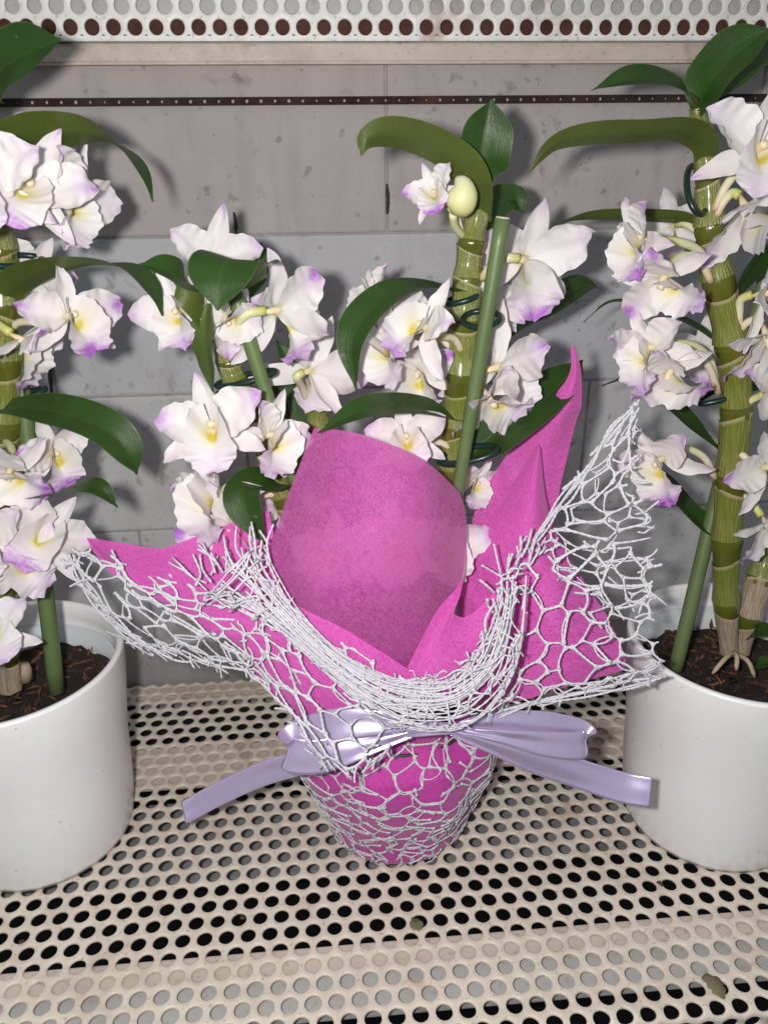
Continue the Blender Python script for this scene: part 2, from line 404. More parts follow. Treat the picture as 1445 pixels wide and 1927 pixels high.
M['dry_leaf'] = mat_simple('dry_leaf', (.16, .15, .085), .7)
M['debris'] = mat_simple('debris_brown', (.10, .045, .02), .8)

# ------------------------------------------------------------------ setting: perforated shelf, rails, wall, upper shelf
PITCHH = 0.0125; ROWH = PITCHH*0.8660254
def perforated(nx, ns, x0, s0, fmap, hole=0.0044, seg=18, thick=0.0016):
    """hexagonal cells, one hole each; fmap(x, s, depth) -> point"""
    V = []; F = []
    h = PITCHH/math.sqrt(3)            # hexagon corner radius
    hexpts = []
    corners = [(h*math.cos(R(30+60*k)), h*math.sin(R(30+60*k))) for k in range(6)]
    per = seg//6
    for k in range(6):
        a, b = corners[k], corners[(k+1) % 6]
        for q in range(per): hexpts.append((a[0]+(b[0]-a[0])*q/per, a[1]+(b[1]-a[1])*q/per))
    angs = [math.atan2(p[1], p[0]) for p in hexpts]
    rings = ((1.16, 0), (1.03, .0003), (1.0, .0008), (1.0, thick))
    for j in range(ns):
        for i in range(nx):
            cx = x0+(i+(.5 if j % 2 else 0))*PITCHH; cs = s0+j*ROWH; off = len(V)
            rj = hole*(1+RNG.normal()*.025)
            for p in hexpts: V.append(fmap(cx+p[0], cs+p[1], 0))
            for (rr, dz) in rings:
                for a in angs: V.append(fmap(cx+rj*rr*math.cos(a), cs+rj*rr*math.sin(a), dz))
            for r in range(len(rings)):
                for q in range(seg):
                    w = (q+1) % seg
                    F.append((off+r*seg+q, off+r*seg+w, off+(r+1)*seg+w, off+(r+1)*seg+q))
    return V, F
SH_Y0, SH_Y1 = 0.2475, 0.5560
def shelf_map(x, s, d):
    rb = 0.006
    if s >= SH_Y0: return (x, s, -d)
    arc = SH_Y0-s; ph = arc/rb
    if ph < math.pi/2: return (x, SH_Y0-(rb-d)*math.sin(ph), -rb+(rb-d)*math.cos(ph))
    return (x, SH_Y0-rb+d, -rb-(arc-rb*math.pi/2))
V, F = perforated(78, 31, -0.47, SH_Y0-0.030+0.0065, shelf_map)
shelf = tag(wobj('shelf', V, F, M['shelf']), 'cream perforated metal shelf the pots stand on, worn paint and stains', kind='structure')
# rails below the shelf sheet, and one added shade panel
def rail(name, b, mat, label): return tag(bevel_box(name, b, mat, None, .0012), label, kind='structure')
rail('shelf_rail_or_panel', (-.6, .6, .2845, .3010, -.005, -.0022), M['rail'], 'dirty cream flange under the front holes of the shelf')
rail('shelf_rail_or_panel', (-.6, .6, .2665, .2930, -.016, -.0070), M['rail_grey'], 'grey rail hanging lower under the shelf front')
rail('shelf_rail_or_panel', (-.6, .6, .4370, .4780, -.007, -.0022), M['rail'], 'dirty cream flange under the rear holes of the shelf')
rail('shelf_rail_or_panel', (-.6, .6, .3760, .4480, -.036, -.030), M['under_grey'], 'dark grey board deep below the shelf')
rail('shelf_rail_or_panel', (-.6, .6, .5400, .5560, -.010, -.0022), M['rail'], 'cream angle under the rear edge of the shelf')
rail('shelf_rail_or_panel', (-.9, .9, .530, .5375, -.599, -.012), mat_simple('shade_panel', (.006, .006, .006), .9), 'added near-black panel standing in for the shade under the shelf')  # invented panel, coloured near black so the holes look shaded
v, f = box(-3, 3, -3, 3, -.62, -.60); tag(wobj('ground', v, f, M['ground'], smooth=False), 'floor below the shelf, its shade put into a near-black colour', kind='structure')

WALL_Y = 0.5600
zt = at(600, 440, WALL_Y).z; zl = at(240, 745, WALL_Y).z; zb = 0.003
v, f = box(-1.0, 1.0, WALL_Y+.0014, WALL_Y+.06, -.60, 1.0)
wall = tag(wobj('wall', v, f, M['mortar'], smooth=False), 'painted grey block wall behind the plants', kind='structure')
hb = zt-zl
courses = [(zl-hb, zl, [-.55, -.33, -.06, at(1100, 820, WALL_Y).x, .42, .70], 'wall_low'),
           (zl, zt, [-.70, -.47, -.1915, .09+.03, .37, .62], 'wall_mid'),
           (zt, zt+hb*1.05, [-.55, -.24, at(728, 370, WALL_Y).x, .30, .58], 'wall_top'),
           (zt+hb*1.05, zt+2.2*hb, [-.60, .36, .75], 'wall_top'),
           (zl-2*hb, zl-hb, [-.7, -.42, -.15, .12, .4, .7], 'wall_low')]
for (z0, z1, xs, mk) in courses:
    for a, b in zip(xs[:-1], xs[1:]):
        gp = .0007
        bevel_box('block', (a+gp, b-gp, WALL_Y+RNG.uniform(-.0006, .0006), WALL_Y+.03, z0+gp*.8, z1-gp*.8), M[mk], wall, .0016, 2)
for (cx0, cy0, cx1, cy1, wd) in [(728, 345, 729, 402, .0016), (440, 398, 444, 440, .0012), (88, 660, 97, 745, .0016), (55, 480, 66, 560, .0016), (860, 455, 862, 520, .001)]:
    pa = smooth_path([at(cx0, cy0, WALL_Y-.0006), at((cx0+cx1)/2+1.5, (cy0+cy1)/2, WALL_Y-.0006), at(cx1, cy1, WALL_Y-.0006)], 9); V = []
    for i, p in enumerate(pa): w_ = wd*(.35+.65*math.sin(math.pi*(i+.5)/9))*RNG.uniform(.7, 1.2); V += [p+np.array((-w_, 0, 0)), p+np.array((0, -.0006, 0)), p+np.array((w_, 0, 0))]
    wobj('crack', V, grid_faces(9, 3), M['crack'], wall)
# rusty punched strip and rails that carry the upper shelf
z_r1, z_r0 = at(700, 180, WALL_Y-.004).z, at(700, 196, WALL_Y-.004).z
strip = thing('punched_strip', 'thin rusty dark strip with small punched holes across the wall', 'metal strip', (0, WALL_Y-.002, z_r0))
mb = MB(); hs = z_r1-z_r0; px_ = .0088; nst = 110
for i in range(nst):
    cx = -.48+i*px_; cz = (z_r0+z_r1)/2; seg = 8; outer = []; inner = []; hr = RNG.uniform(.0006, .0012)
    for q in range(seg):
        a = 2*math.pi*q/seg; dx, dz = math.cos(a), math.sin(a); k = 1/max(abs(dx), abs(dz))
        outer.append((cx+dx*k*px_/2, WALL_Y-.004, cz+dz*k*hs/2)); inner.append((cx+dx*hr, WALL_Y-.004, cz+dz*hr))
    deep = [(p[0], p[1]+.0015, p[2]) for p in inner]
    mb.add(outer+inner+deep, [(q, (q+1) % seg, seg+(q+1) % seg, seg+q) for q in range(seg)]+[(seg+q, seg+(q+1) % seg, 2*seg+(q+1) % seg, 2*seg+q) for q in range(seg)])
wobj('strip_face', mb.verts(), mb.F, M['rust'], strip, smooth=False)
LIP_Y = 0.5475
z_lip = at(700, 71, LIP_Y).z; z_beam = at(700, 119, LIP_Y+.004).z
up = thing('upper_shelf', 'white perforated upper shelf lip with beige rail beneath, across the top', 'shelf', (0, LIP_Y, z_lip))
zrow = at(700, 50, LIP_Y).z
def lip_map(x, s, d):
    rb = .006; H = .045
    if s < H: return (x, LIP_Y+d, z_lip+s)
    ph = (s-H)/rb
    if ph < math.pi/2: return (x, LIP_Y+rb-(rb-d)*math.cos(ph), z_lip+H+(rb-d)*math.sin(ph))
    return (x, LIP_Y+rb+(s-H-rb*math.pi/2), z_lip+H+rb-d)
xl = at(50, 50, LIP_Y).x
V, F = perforated(78, 14, xl-PITCHH*22, zrow-z_lip, lip_map, hole=.0043)
wobj('perforated_sheet', V, F, M['upper'], up)
def upbox(name, b, mat, w=.001):
    v, f = box(*b); o = WM[up].inverted()
    me = mesh(name, [o @ Vector(q) for q in v], f, mat, smooth=False)
    bm = bmesh.new(); bm.from_mesh(me); bmesh.ops.bevel(bm, geom=bm.edges[:], offset=w, segments=2, affect='EDGES'); bm.to_mesh(me); bm.free()
    return obj(name, me, up)
upbox('lip_edge', (-.5, .5, LIP_Y-.0006, LIP_Y+.0014, z_lip-.0014, z_lip+.0014), M['upper'], .0005)
upbox('beige_rail', (-.5, .5, LIP_Y+.003, WALL_Y+.004, z_beam, z_lip-.0022), M['rail'], .0016)
upbox('rusty_bar', (-.5, .5, LIP_Y+.0065, WALL_Y, z_lip+.0012, zrow+.0058), M['rust_red'])
upbox('grey_bar', (-.5, .5, LIP_Y+.0050, WALL_Y, zrow+.0062, zrow+.030), M['rail_grey'])

# ------------------------------------------------------------------ flower kit
def tepal(name, L, W, a, b, bend0, bend1, wave, wn, cup, seed, purple=.72, nu=26, nv=19, twist=0.0, lipmode=False):
    r = np.random.default_rng(seed); ph = r.uniform(0, 6.28, 4); nz = snoise(seed, 6, 1.0)
    t = np.linspace(0, 1, nu); th = bend0+bend1*t*t
    x = np.concatenate([[0], np.cumsum(np.cos(th[:-1]))])*L/(nu-1); z = np.concatenate([[0], np.cumsum(np.sin(th[:-1]))])*L/(nu-1)
    w = W/2*np.clip(np.sin(math.pi*np.clip(t, 0, 1)**a), 0, 1)**b
    w = np.maximum(w, W*.09*(1-t)+.0004)
    V = []; C = []; UV = []
    for i in range(nu):
        for j in range(nv):
            v = -1+2*j/(nv-1); sgn = 1 if v > 0 else -1
            wav = wave*(abs(v)**1.7)*(.2+t[i])*(.75*math.sin(wn*6.283*t[i]+ph[0 if v > 0 else 1])+.55*math.sin(wn*2.7*6.283*t[i]+ph[2 if v > 0 else 3]))
            rag = 1+.045*math.sin(wn*9*t[i]+ph[1]*sgn)*abs(v)**3
            yy = v*w[i]*rag
            if lipmode:
                cc = cup*(1-sstep(.25, .8, t[i])); zz = cc*(abs(v)**1.8)*W/2*1.1 + wav - .25*cup*W*(1-abs(v))*math.sin(math.pi*t[i])*.35
                yy *= 1-.45*cc
            else:
                zz = cup*(v*v)*w[i] + wav - .03*W*max(0, 1-abs(v)*4)*(1-t[i])
            zz += .0011*nz((t[i]*7+3, v*3.2, 5))+.0007*nz((t[i]*15, v*8, 1))*abs(v)
            tw = twist*t[i]; y2 = yy*math.cos(tw)-zz*math.sin(tw); z2 = yy*math.sin(tw)+zz*math.cos(tw)
            nx_, nz_ = -math.sin(th[i]), math.cos(th[i])
            V.append((x[i]+nx_*z2, y2, z[i]+nz_*z2))
            q = nz((t[i]*9, v*3, seed % 7))*.07
            edge = .10*abs(v)**2
            pu = float(sstep(purple-.32, purple+.27, t[i]+1.5*q-(.06*v*v if lipmode else .22*abs(v)**1.5)))
            ye = float(math.exp(-((t[i]-.24)/.17)**2)*math.exp(-(v/.62)**2)*(1+2.2*q))*(1.0 if lipmode else 0)
            gr = 0 if lipmode else float(1-sstep(.0, .11, t[i]))*.75
            C.append((pu, ye, gr)); UV.append((t[i], .5+.5*v))
    return mesh(name, V, grid_faces(nu, nv), M['petal'], uv=UV, col=C)
K = {'dorsal': [], 'lateral': [], 'petal': [], 'lip': []}
for s in range(4):
    r = np.random.default_rng(100+s)
    K['dorsal'].append(tepal('sepal', .034, .0132, .80, .75, .30-.1*s, -.6+.45*s, .0006, 1.2, .30+.1*s, 11+s, .86, nv=11, twist=r.uniform(-.3, .3)))
    K['lateral'].append(tepal('sepal', .036, .0132, .78, .75, .10-.12*s, -.9+.6*s, .0008, 1.3, .30, 31+s, .84, nv=11, twist=r.uniform(-.4, .4)))
    K['petal'].append(tepal('petal', .0345, .0250, .86, .72, .42-.16*s, -.7+.35*s, .0021, 1.9, .25+.16*s, 51+s, .72, twist=r.uniform(-.35, .35)))
    K['lip'].append(tepal('lip', .0320, .0345, .95, .55, .85, -2.15+.25*s, .0026, 3.0, .95-.1*s, 71+s, .72, nu=30, nv=29, lipmode=True))
# column (centre of a flower) with the short back of the bloom
mb = MB()
pz = np.array([(0, -.001, -.0075), (0, 0, -.003), (0, .0003, 0), (0, .001, .004), (0, .0006, .0085), (0, -.001, .0102)])
mb.tube(pz, [.0011, .0019, .0026, .0022, .0025, .0010], 10, True)
ME_COLUMN = mesh('flower', mb.verts(), mb.F, M['column'])

def screen_dir(r, u, tow):
    return (RT*r + UP*u - FWD*tow).normalized()
def flower(plant, px, py, Y, face, dors=90, size=1.0, node=None, spread=1.0, seed=None, skip=()):
    """a bloom centred at pixel (px,py), depth Y; face = where it looks (right, up, towards camera); dors = screen angle of the top sepal"""
    seed = abs(int(px*7+py*13)) if seed is None else seed; r = random.Random(seed)
    o = at(px, py, Y); Fz = screen_dir(*face); D = RT*math.cos(R(dors))+UP*math.sin(R(dors))
    D = D-Fz*D.dot(Fz)
    if D.length < .05: D = UP-Fz*UP.dot(Fz)
    D.normalize(); X = D.cross(Fz); m = Matrix((X, D, Fz)).transposed().to_4x4()
    loc = WM[plant].inverted() @ o
    fl_ = obj('flower', ME_COLUMN, plant, Matrix.Translation(loc) @ m @ Matrix.Scale(size*.78, 4))
    def add(kind, name, ang, tilt=0.0, lift=0.0, sc=1.0):
        me = r.choice(K[kind]); j = r.uniform(-11, 11); tilt += r.uniform(-9, 9)
        mm = Matrix.Rotation(R(ang+j), 4, 'Z') @ Matrix.Translation((.0012, 0, lift)) @ Matrix.Rotation(-R(tilt), 4, 'Y') @ Matrix.Scale(sc*r.uniform(.93, 1.07), 4)
        return obj(name, me, fl_, mm)
    k = 12*(1-spread)*4
    if 'dorsal' not in skip: add('dorsal', 'sepal', 90, r.uniform(-6, 14)+k, -.0006)
    for a in (212, 328):
        if ('lat%d' % a) not in skip: add('lateral', 'sepal', a, r.uniform(-16, 8)+k, -.0008)
    for a in (158, 22): add('petal', 'petal', a, r.uniform(-6, 16)+k, .0004)
    add('lip', 'lip', 270, r.uniform(-4, 8), .0016)
    if node is not None:
        n = at(*node); b = o-Fz*.006*size
        L = (n-b).length; c1 = b-Fz*L*.35+Vector((0, 0, L*.10)); c2 = n+(c1-n)*.35+Vector((0, 0, L*.10))
        path = smooth_path([b, c1*.6+(b+n)*.2, c2, n], 14)
        mb = MB(); mb.tube(path, np.linspace(.0023, .0019, 14)*size**.3, 8); s_ = np.repeat(np.linspace(0, 1, 14), 8)
        wobj('stalk', mb.verts(), mb.F, M['stalk'], fl_, col=np.stack([s_, s_, s_], 1))
    return fl_

def leaf(plant, pts, width, tow=(0, .5, .9), fold=.25, mat='leaf', tip=.9, base=.25, seed=None, roll=0.0, tw=None):
    """pts: (px, py, Y) along the midrib from base to tip; width in metres; tow = the way its top side faces (right, up, towards camera); tw = second facing at the tip"""
    n = 26; sp = smooth_path([at(*p) for p in pts], n); T, _, _ = frames(sp)
    U0 = np.array(screen_dir(*tow)); U1 = np.array(screen_dir(*(tw or tow)))
    seed = seed if seed is not None else int(pts[0][0]*3+pts[-1][1]); nz = snoise(seed, 5, 1.0)
    V = []; UV = []; nv = 11
    for i in range(n):
        t = i/(n-1); U = U0*(1-t)+U1*t; U = U-T[i]*U.dot(T[i]); U /= np.linalg.norm(U)+1e-9; S = np.cross(T[i], U)
        w = width/2*(base+(1-base)*sstep(0, .30, t))*(1-sstep(.50, 1.0, t)**2.1*1.0)**.62
        w = max(w, .0005)
        for j in range(nv):
            v = -1+2*j/(nv-1)
            h = fold*abs(v)*w*(1-.3*t) - fold*.12*w + nz((t*6, v*1.2, 0))*.0010*abs(v)*(t > .03)
            V.append(sp[i]+S*(v*w)+U*h); UV.append((t, .5+.5*v))
    return wobj('leaf', V, grid_faces(n, nv), M[mat], plant, uv=UV)

def cane(plant, pts, rads, nodes, dry_from=2.0, top_free=0.0, seed=1, name='cane'):
    """jointed stem with a papery sheath on each joint; nodes = number of joints"""
    n = nodes*12+1; r = np.random.default_rng(seed)
    path = smooth_path([at(*p) for p in pts], n); rad = smooth_path([(x,) for x in rads], n)[:, 0]
    k = np.arange(n)/12.0; fr = k-np.floor(k)
    prof = 1+.13*np.exp(-((fr-.0)/.12)**2)+.16*np.exp(-((fr-.90)/.13)**2)-.13*np.exp(-((fr-.30)/.22)**2)
    rr = rad*prof; sides = 16
    v, f = tube(path, rr, sides, True)
    tt = np.repeat(np.linspace(0, nodes, n), sides); aa = np.tile(np.arange(sides)/sides, n)
    cn = wobj(name, v, f, M['cane'], plant, uv=np.stack([tt, aa], 1))
    T, N, B = frames(path)
    for q in range(nodes):
        if (q+.5)/nodes > 1-top_free: continue
        i0 = q*12; i1 = q*12+r.integers(7, 10); idx = np.arange(i0, i1+1); m = 18; V = []; UV = []
        ph = r.uniform(0, 6.28)
        for c_, i in enumerate(idx):
            u = c_/(len(idx)-1)
            for j in range(m):
                a = 6.283*j/m; sk = 1.0
                ii = i
                if c_ == len(idx)-1:      # torn slanting upper edge
                    ii = i; sk = 1.02
                off = .45*(rad[i])*(1+math.cos(a+ph)) if c_ == len(idx)-1 else .45*rad[i]*(1+math.cos(a+ph))*u
                rr_ = rr[ii]*1.045*sk+.0003+.00025*math.sin(a*7+ph)+.0006*math.sin(math.pi*u)
                p = path[ii]+T[ii]*off+rr_*(math.cos(a)*N[ii]+math.sin(a)*B[ii]); V.append(p); UV.append((u, j/m))
        dry = (q < dry_from if dry_from < 1.5 else False) or (q == 0 and dry_from < 3)
        wobj('sheath', V, grid_faces(len(idx), m, wrap=True), M['sheath_dry' if dry else 'sheath'], cn, uv=UV)
    return cn
def stake(plant, p0, p1, r0=.0042, r1=.0042):
    a, b = at(*p0), at(*p1); n = 14; path = smooth_path([a, b], n); rad = np.linspace(r0, r1, n)
    mb = MB(); mb.tube(path, rad, 12, True); o = wobj('stake', mb.verts(), mb.F, M['stake'], plant)
    T = (b-a).normalized(); mb = MB(); mb.tube([tuple(b+T*.0001), tuple(b+T*.0006)], [r1*.93, r1*.80], 12, True)
    wobj('cut_end', mb.verts(), mb.F, M['stake_end'], o, smooth=False); return o
def clip(plant, c, rx, ry, tilt=(0, 1, .3), ang=0, rad=.0016):
    """plastic ring: c = pixel+depth of its centre, rx, ry half sizes in metres, tilt = ring normal (right, up, towards)"""
    o = at(*c); Nn = screen_dir(*tilt); X = RT*math.cos(R(ang))+UP*math.sin(R(ang)); X = (X-Nn*X.dot(Nn)).normalized(); Yv = Nn.cross(X)
    n = 28; path = [o+X*(rx*math.cos(6.283*i/n))+Yv*(ry*math.sin(6.283*i/n)) for i in range(n+1)]
    mb = MB(); mb.tube(path, rad, 8, False)
    return wobj('clip', mb.verts(), mb.F, M['clip'], plant)
def pot(plant, cx, cy, H=.132, Rr=.0675, Rb=.0555, soil_z=None, seed=0):
    prof = [(0, .002), (Rb*.9, .0015), (Rb*.985, .0005), (Rb, .004)]
    for i in range(1, 15):
        t = i/15; z = .004+t*(H-.004)*.985
        r_ = Rb+(Rr-Rb)*(t**.85) - .0011*math.exp(-((t-.52)/.20)**2) + .0005*math.exp(-((t-.86)/.10)**2)
        prof.append((r_, z))
    prof += [(Rr+.0003, H*.985), (Rr+.0002, H-.0010), (Rr-.0010, H), (Rr-.0030, H-.0002), (Rr-.0042, H-.0020), (Rr-.0050, H-.010), (Rr-.0062, H*.55), (Rb*.9, .01), (0, .009)]
    v, f = lathe(prof, (cx, cy, 0), 96)
    wobj('pot', v, f, M['ceramic'], plant)
    sz = soil_z or H-.032; Ri = Rr-.0085
    v, f = lathe([(Ri+.0012, sz-.006), (Ri+.0018, H-.0155), (Ri+.0006, H-.0152), (Ri+.0002, sz-.006)], (cx, cy, 0), 72, lambda a, z: .0007*math.sin(2*a+seed))
    wobj('liner', v, f, M['liner'], plant)
    nr, ns = 26, 72; nz = snoise(seed+3, 14, 330); nz2 = snoise(seed+4, 8, 90); V = [(cx, cy, sz)]; F = []
    for i in range(1, nr+1):
        for j in range(ns):
            a = 6.283*j/ns; rr = Ri*i/nr+ (.0004 if i < nr else 0); x, y = cx+rr*math.cos(a), cy+rr*math.sin(a)
            V.append((x, y, sz+.0028*nz((x, y, 0))+.003*nz2((x, y, 0))+RNG.normal()*.0009))
    for j in range(ns): F.append((0, 1+j, 1+(j+1) % ns))
    F += [tuple(q+1 for q in f_) for f_ in grid_faces(nr, ns, wrap=True)]
    so = wobj('soil', V, F, M['soil'], plant)
    mb = MB(); rr_ = np.random.default_rng(seed+9)
    for i in range(230):
        a = rr_.uniform(0, 6.28); q = Ri*math.sqrt(rr_.uniform(0, .93)); c0 = np.array((cx+q*math.cos(a), cy+q*math.sin(a), sz+.003+abs(rr_.normal())*.0012))
        d = rr_.normal(size=3); d[2] *= .35; d /= np.linalg.norm(d); l = rr_.uniform(.002, .009)
        mb.tube([c0-d*l/2, c0+d*0+rr_.normal(size=3)*.0006, c0+d*l/2], [rr_.uniform(.0002, .0009), rr_.uniform(.0004, .0014), .0003], 4, True)
    ch = wobj('bark_chips', mb.verts(), mb.F, M['bark'], so, smooth=False); ch['kind'] = 'stuff'
    return sz

# ------------------------------------------------------------------ left potted orchid
LP = (-.1985, .4065)
pl = thing('potted_orchid', 'white orchid in white ceramic pot cut off by the left photo edge', 'potted plant', (LP[0], LP[1], 0), 'orchids in plain white pots')
pot(pl, LP[0], LP[1], H=.1365, seed=1)
YL = .418
cane(pl, [(18, 1300, .405), (6, 1150, .41), (2, 980, YL), (6, 820, YL), (6, 640, .42), (-2, 480, .42), (-18, 300, .42), (-40, 150, .42)], [.0045, .007, .0078, .0082, .008, .0074, .006, .004], 11, seed=5)
cane(pl, [(27, 1296, .395), (22, 1230, .395), (8, 1150, .397), (-4, 1080, .40)], [.0035, .0038, .0062, .004], 3, dry_from=1.4 if False else 1.0, seed=6, name='old_cane')
mb = MB(); mb.tube([at(48, 1280, .40), at(46, 1262, .40), at(45, 1250, .40)], [.004, .0042, .0030], 10); wobj('cane_stub', mb.verts(), mb.F, M['sheath_dry'], pl)
stake(pl, (107, 1302, .400), (30, 640, .428), .0049, .0046)
clip(pl, (24, 490, .42), .016, .008, (.2, .8, .5), 60); clip(pl, (28, 752, .42), .018, .007, (-.3, .8, .5), 10)
leaf(pl, [(-50, 200, .42), (-5, 135, .41), (45, 100, .402), (116, 74, .395)], .026, (.4, .1, .9), .3)
leaf(pl, [(-45, 300, .42), (20, 268, .41), (100, 252, .40), (180, 252, .395), (235, 285, .392), (270, 330, .392), (286, 380, .395)], .0235, (.05, .9, -.45), .25, 'leaf', tw=(.8, .4, .5), base=.6)
leaf(pl, [(2, 600, .415), (18, 545, .412), (90, 508, .40), (190, 497, .392), (250, 510, .388), (290, 550, .386), (306, 594, .388)], .0205, (.0, .93, -.32), .3, 'leaf', tw=(.3, .7, .7), base=.7)
leaf(pl, [(0, 768, .412), (70, 768, .40), (150, 785, .39), (210, 815, .385), (245, 855, .383), (258, 893, .385)], .0220, (.1, .55, .8), .28, tw=(.5, .3, .75), base=.5)
leaf(pl, [(-5, 970, .405), (60, 945, .385), (130, 920, .372), (185, 918, .366), (222, 955, .366)], .0145, (.0, .9, -.05), .25, tw=(.2, .5, .8), base=.4)
flower(pl, 52, 352, .385, (.50, -.10, .85), 62, 1.05, (0, 420, .42))
flower(pl, 128, 372, .405, (.85, -.30, .25), 55, 1.0, (5, 430, .425))
flower(pl, -12, 355, .375, (-.05, -.1, 1), 95, 1.05, (-5, 420, .42))
flower(pl, 20, 300, .425, (.2, .5, -.5), 110, .9, (-10, 400, .425))
flower(pl, 128, 597, .395, (.72, .02, .60), 105, 1.0, (10, 640, .42))
flower(pl, 40, 640, .392, (.75, -.55, -.15), 40, 1.0, (5, 660, .42))
flower(pl, 50, 520, .430, (.2, .3, -.8), 60, .9, (0, 560, .425))
flower(pl, 98, 853, .408, (.68, -.12, .60), 120, .92, (10, 870, .42))
flower(pl, 20, 885, .385, (.15, -.62, .55), 150, .95, (5, 850, .42))
flower(pl, 85, 1005, .385, (.42, .05, .85), 55, 1.0, (0, 1000, .42))
flower(pl, 30, 1055, .378, (.38, -.12, .85), 130, 1.0, (0, 1010, .42))
flower(pl, -22, 1010, .372, (.1, -.1, 1), 100, 1.0, (-3, 1000, .42))
flower(pl, -22, 1195, .362, (.25, .35, .6), 120, .95, (0, 1130, .415))

# ------------------------------------------------------------------ right potted orchid
RP = (.2495, .3790)
pr = thing('potted_orchid', 'white orchid in white ceramic pot cut off by the right photo edge', 'potted plant', (RP[0], RP[1], 0), 'orchids in plain white pots')
pot(pr, RP[0], RP[1], H=.1395, seed=2)
YR = .395
cane(pr, [(1372, 1228, .386), (1366, 1130, .388), (1368, 1010, .39), (1376, 890, .393), (1386, 760, YR), (1376, 640, YR), (1350, 520, .397), (1336, 420, .398), (1330, 320, .40), (1318, 240, .40), (1311, 200, .40)],
     [.0044, .0068, .0077, .0080, .0078, .0080, .0073, .0070, .0051, .0038, .0034], 10, seed=8, dry_from=2.9)
cane(pr, [(1392, 1228, .388), (1420, 1120, .392), (1455, 1010, .40)], [.0045, .0075, .006], 3, seed=9, dry_from=1.2, name='old_cane')
stake(pr, (1270, 1262, .381), (1362, 880, .405), .0043, .0043)
stake(pr, (1362, 880, .4055), (1445, 500, .42), .0043, .0043)
clip(pr, (1312, 356, .40), .016, .0085, (.55, .25, .75), 62); clip(pr, (1392, 728, .40), .024, .008, (-.35, .85, .45), 20)
for (a, b) in [((1380, 1228), (1340, 1268)), ((1380, 1228), (1385, 1262)), ((1388, 1232), (1420, 1275))]:
    p = smooth_path([at(*a, .375), at((a[0]+b[0])/2+4, (a[1]+b[1])/2-8, .366), at(*b, .362)], 8); mb = MB(); mb.tube(p, [.0014]*7+[.0006], 6); wobj('root', mb.verts(), mb.F, M['root'], pr)
leaf(pr, [(1312, 205, .40), (1290, 172, .395), (1240, 150, .39), (1180, 150, .388), (1112, 170, .39)], .0200, (-.1, .55, .85), .3)
leaf(pr, [(1312, 212, .398), (1325, 170, .392), (1360, 120, .385), (1405, 82, .38), (1452, 52, .376)], .0275, (-.35, .35, .85), .3)
leaf(pr, [(1312, 205, .41), (1380, 130, .42), (1430, 95, .425), (1480, 92, .43)], .022, (.1, .5, .8), .3)
leaf(pr, [(1336, 310, .398), (1322, 268, .39), (1280, 248, .38), (1200, 252, .37), (1110, 254, .362), (1040, 272, .36), (993, 328, .362)], .0150, (.0, .95, -.28), .25, base=.7)
leaf(pr, [(1332, 440, .40), (1290, 415, .41), (1200, 407, .42), (1110, 407, .425), (1040, 422, .43)], .0125, (.0, 1, -.12), .25, base=.6)
leaf(pr, [(1356, 650, .40), (1300, 612, .415), (1220, 578, .43), (1150, 568, .44), (1097, 606, .445)], .0185, (.1, .85, .25), .3)
leaf(pr, [(1356, 850, .40), (1300, 800, .41), (1240, 750, .42), (1185, 715, .43), (1132, 726, .44)], .0185, (.35, .6, .6), .3)
leaf(pr, [(1356, 1018, .395), (1310, 975, .40), (1262, 920, .41), (1225, 868, .42)], .0175, (.5, .4, .7), .3)
leaf(pr, [(1386, 560, .40), (1402, 525, .395), (1430, 490, .39), (1475, 430, .385)], .021, (.5, -.1, .8), .3)
leaf(pr, [(1400, 745, .398), (1412, 712, .395), (1440, 672, .39), (1480, 640, .385)], .015, (.5, .2, .8), .3, base=.8)
leaf(pr, [(1400, 1262, .372), (1425, 1252, .365), (1470, 1238, .36)], .010, (.2, .8, .6), .3)
leaf(pr, [(1405, 1205, .38), (1430, 1188, .375), (1470, 1185, .37)], .014, (.1, .8, .6), .3)
flower(pr, 1422, 288, .372, (.02, .02, 1), 78, 1.10, (1345, 395, .392))
flower(pr, 1402, 388, .380, (.25, -.80, .25), 130, 1.12, (1348, 405, .392))
flower(pr, 1212, 450, .380, (-.80, -.05, .20), 125, .95, (1335, 525, .392))
flower(pr, 1252, 520, .375, (-.40, -.85, .30), 205, 1.0, (1338, 530, .390))
flower(pr, 1268, 425, .425, (.05, .1, -.9), 100, .9, (1335, 480, .405))
flower(pr, 1228, 655, .378, (-.75, -.25, .25), 110, .95, (1350, 735, .392))
flower(pr, 1262, 700, .373, (-.35, -.85, .25), 210, 1.0, (1352, 740, .388))
flower(pr, 1320, 660, .425, (.4, .1, -.7), 80, .85, (1365, 720, .405))
flower(pr, 1245, 865, .378, (-.62, -.45, .45), 105, 1.0, (1345, 900, .388))
flower(pr, 1440, 552, .378, (.6, -.1, .55), 140, 1.05, (1390, 618, .390))
flower(pr, 1442, 630, .376, (.2, -.85, .25), 130, 1.05, (1392, 622, .390))
flower(pr, 1452, 735, .378, (.3, .2, .8), 100, .9, (1400, 770, .390))
flower(pr, 1440, 880, .372, (.25, -.15, .9), 120, 1.05, (1388, 855, .388))
flower(pr, 1442, 985, .374, (.2, -.65, .5), 170, .9, (1392, 935, .388))

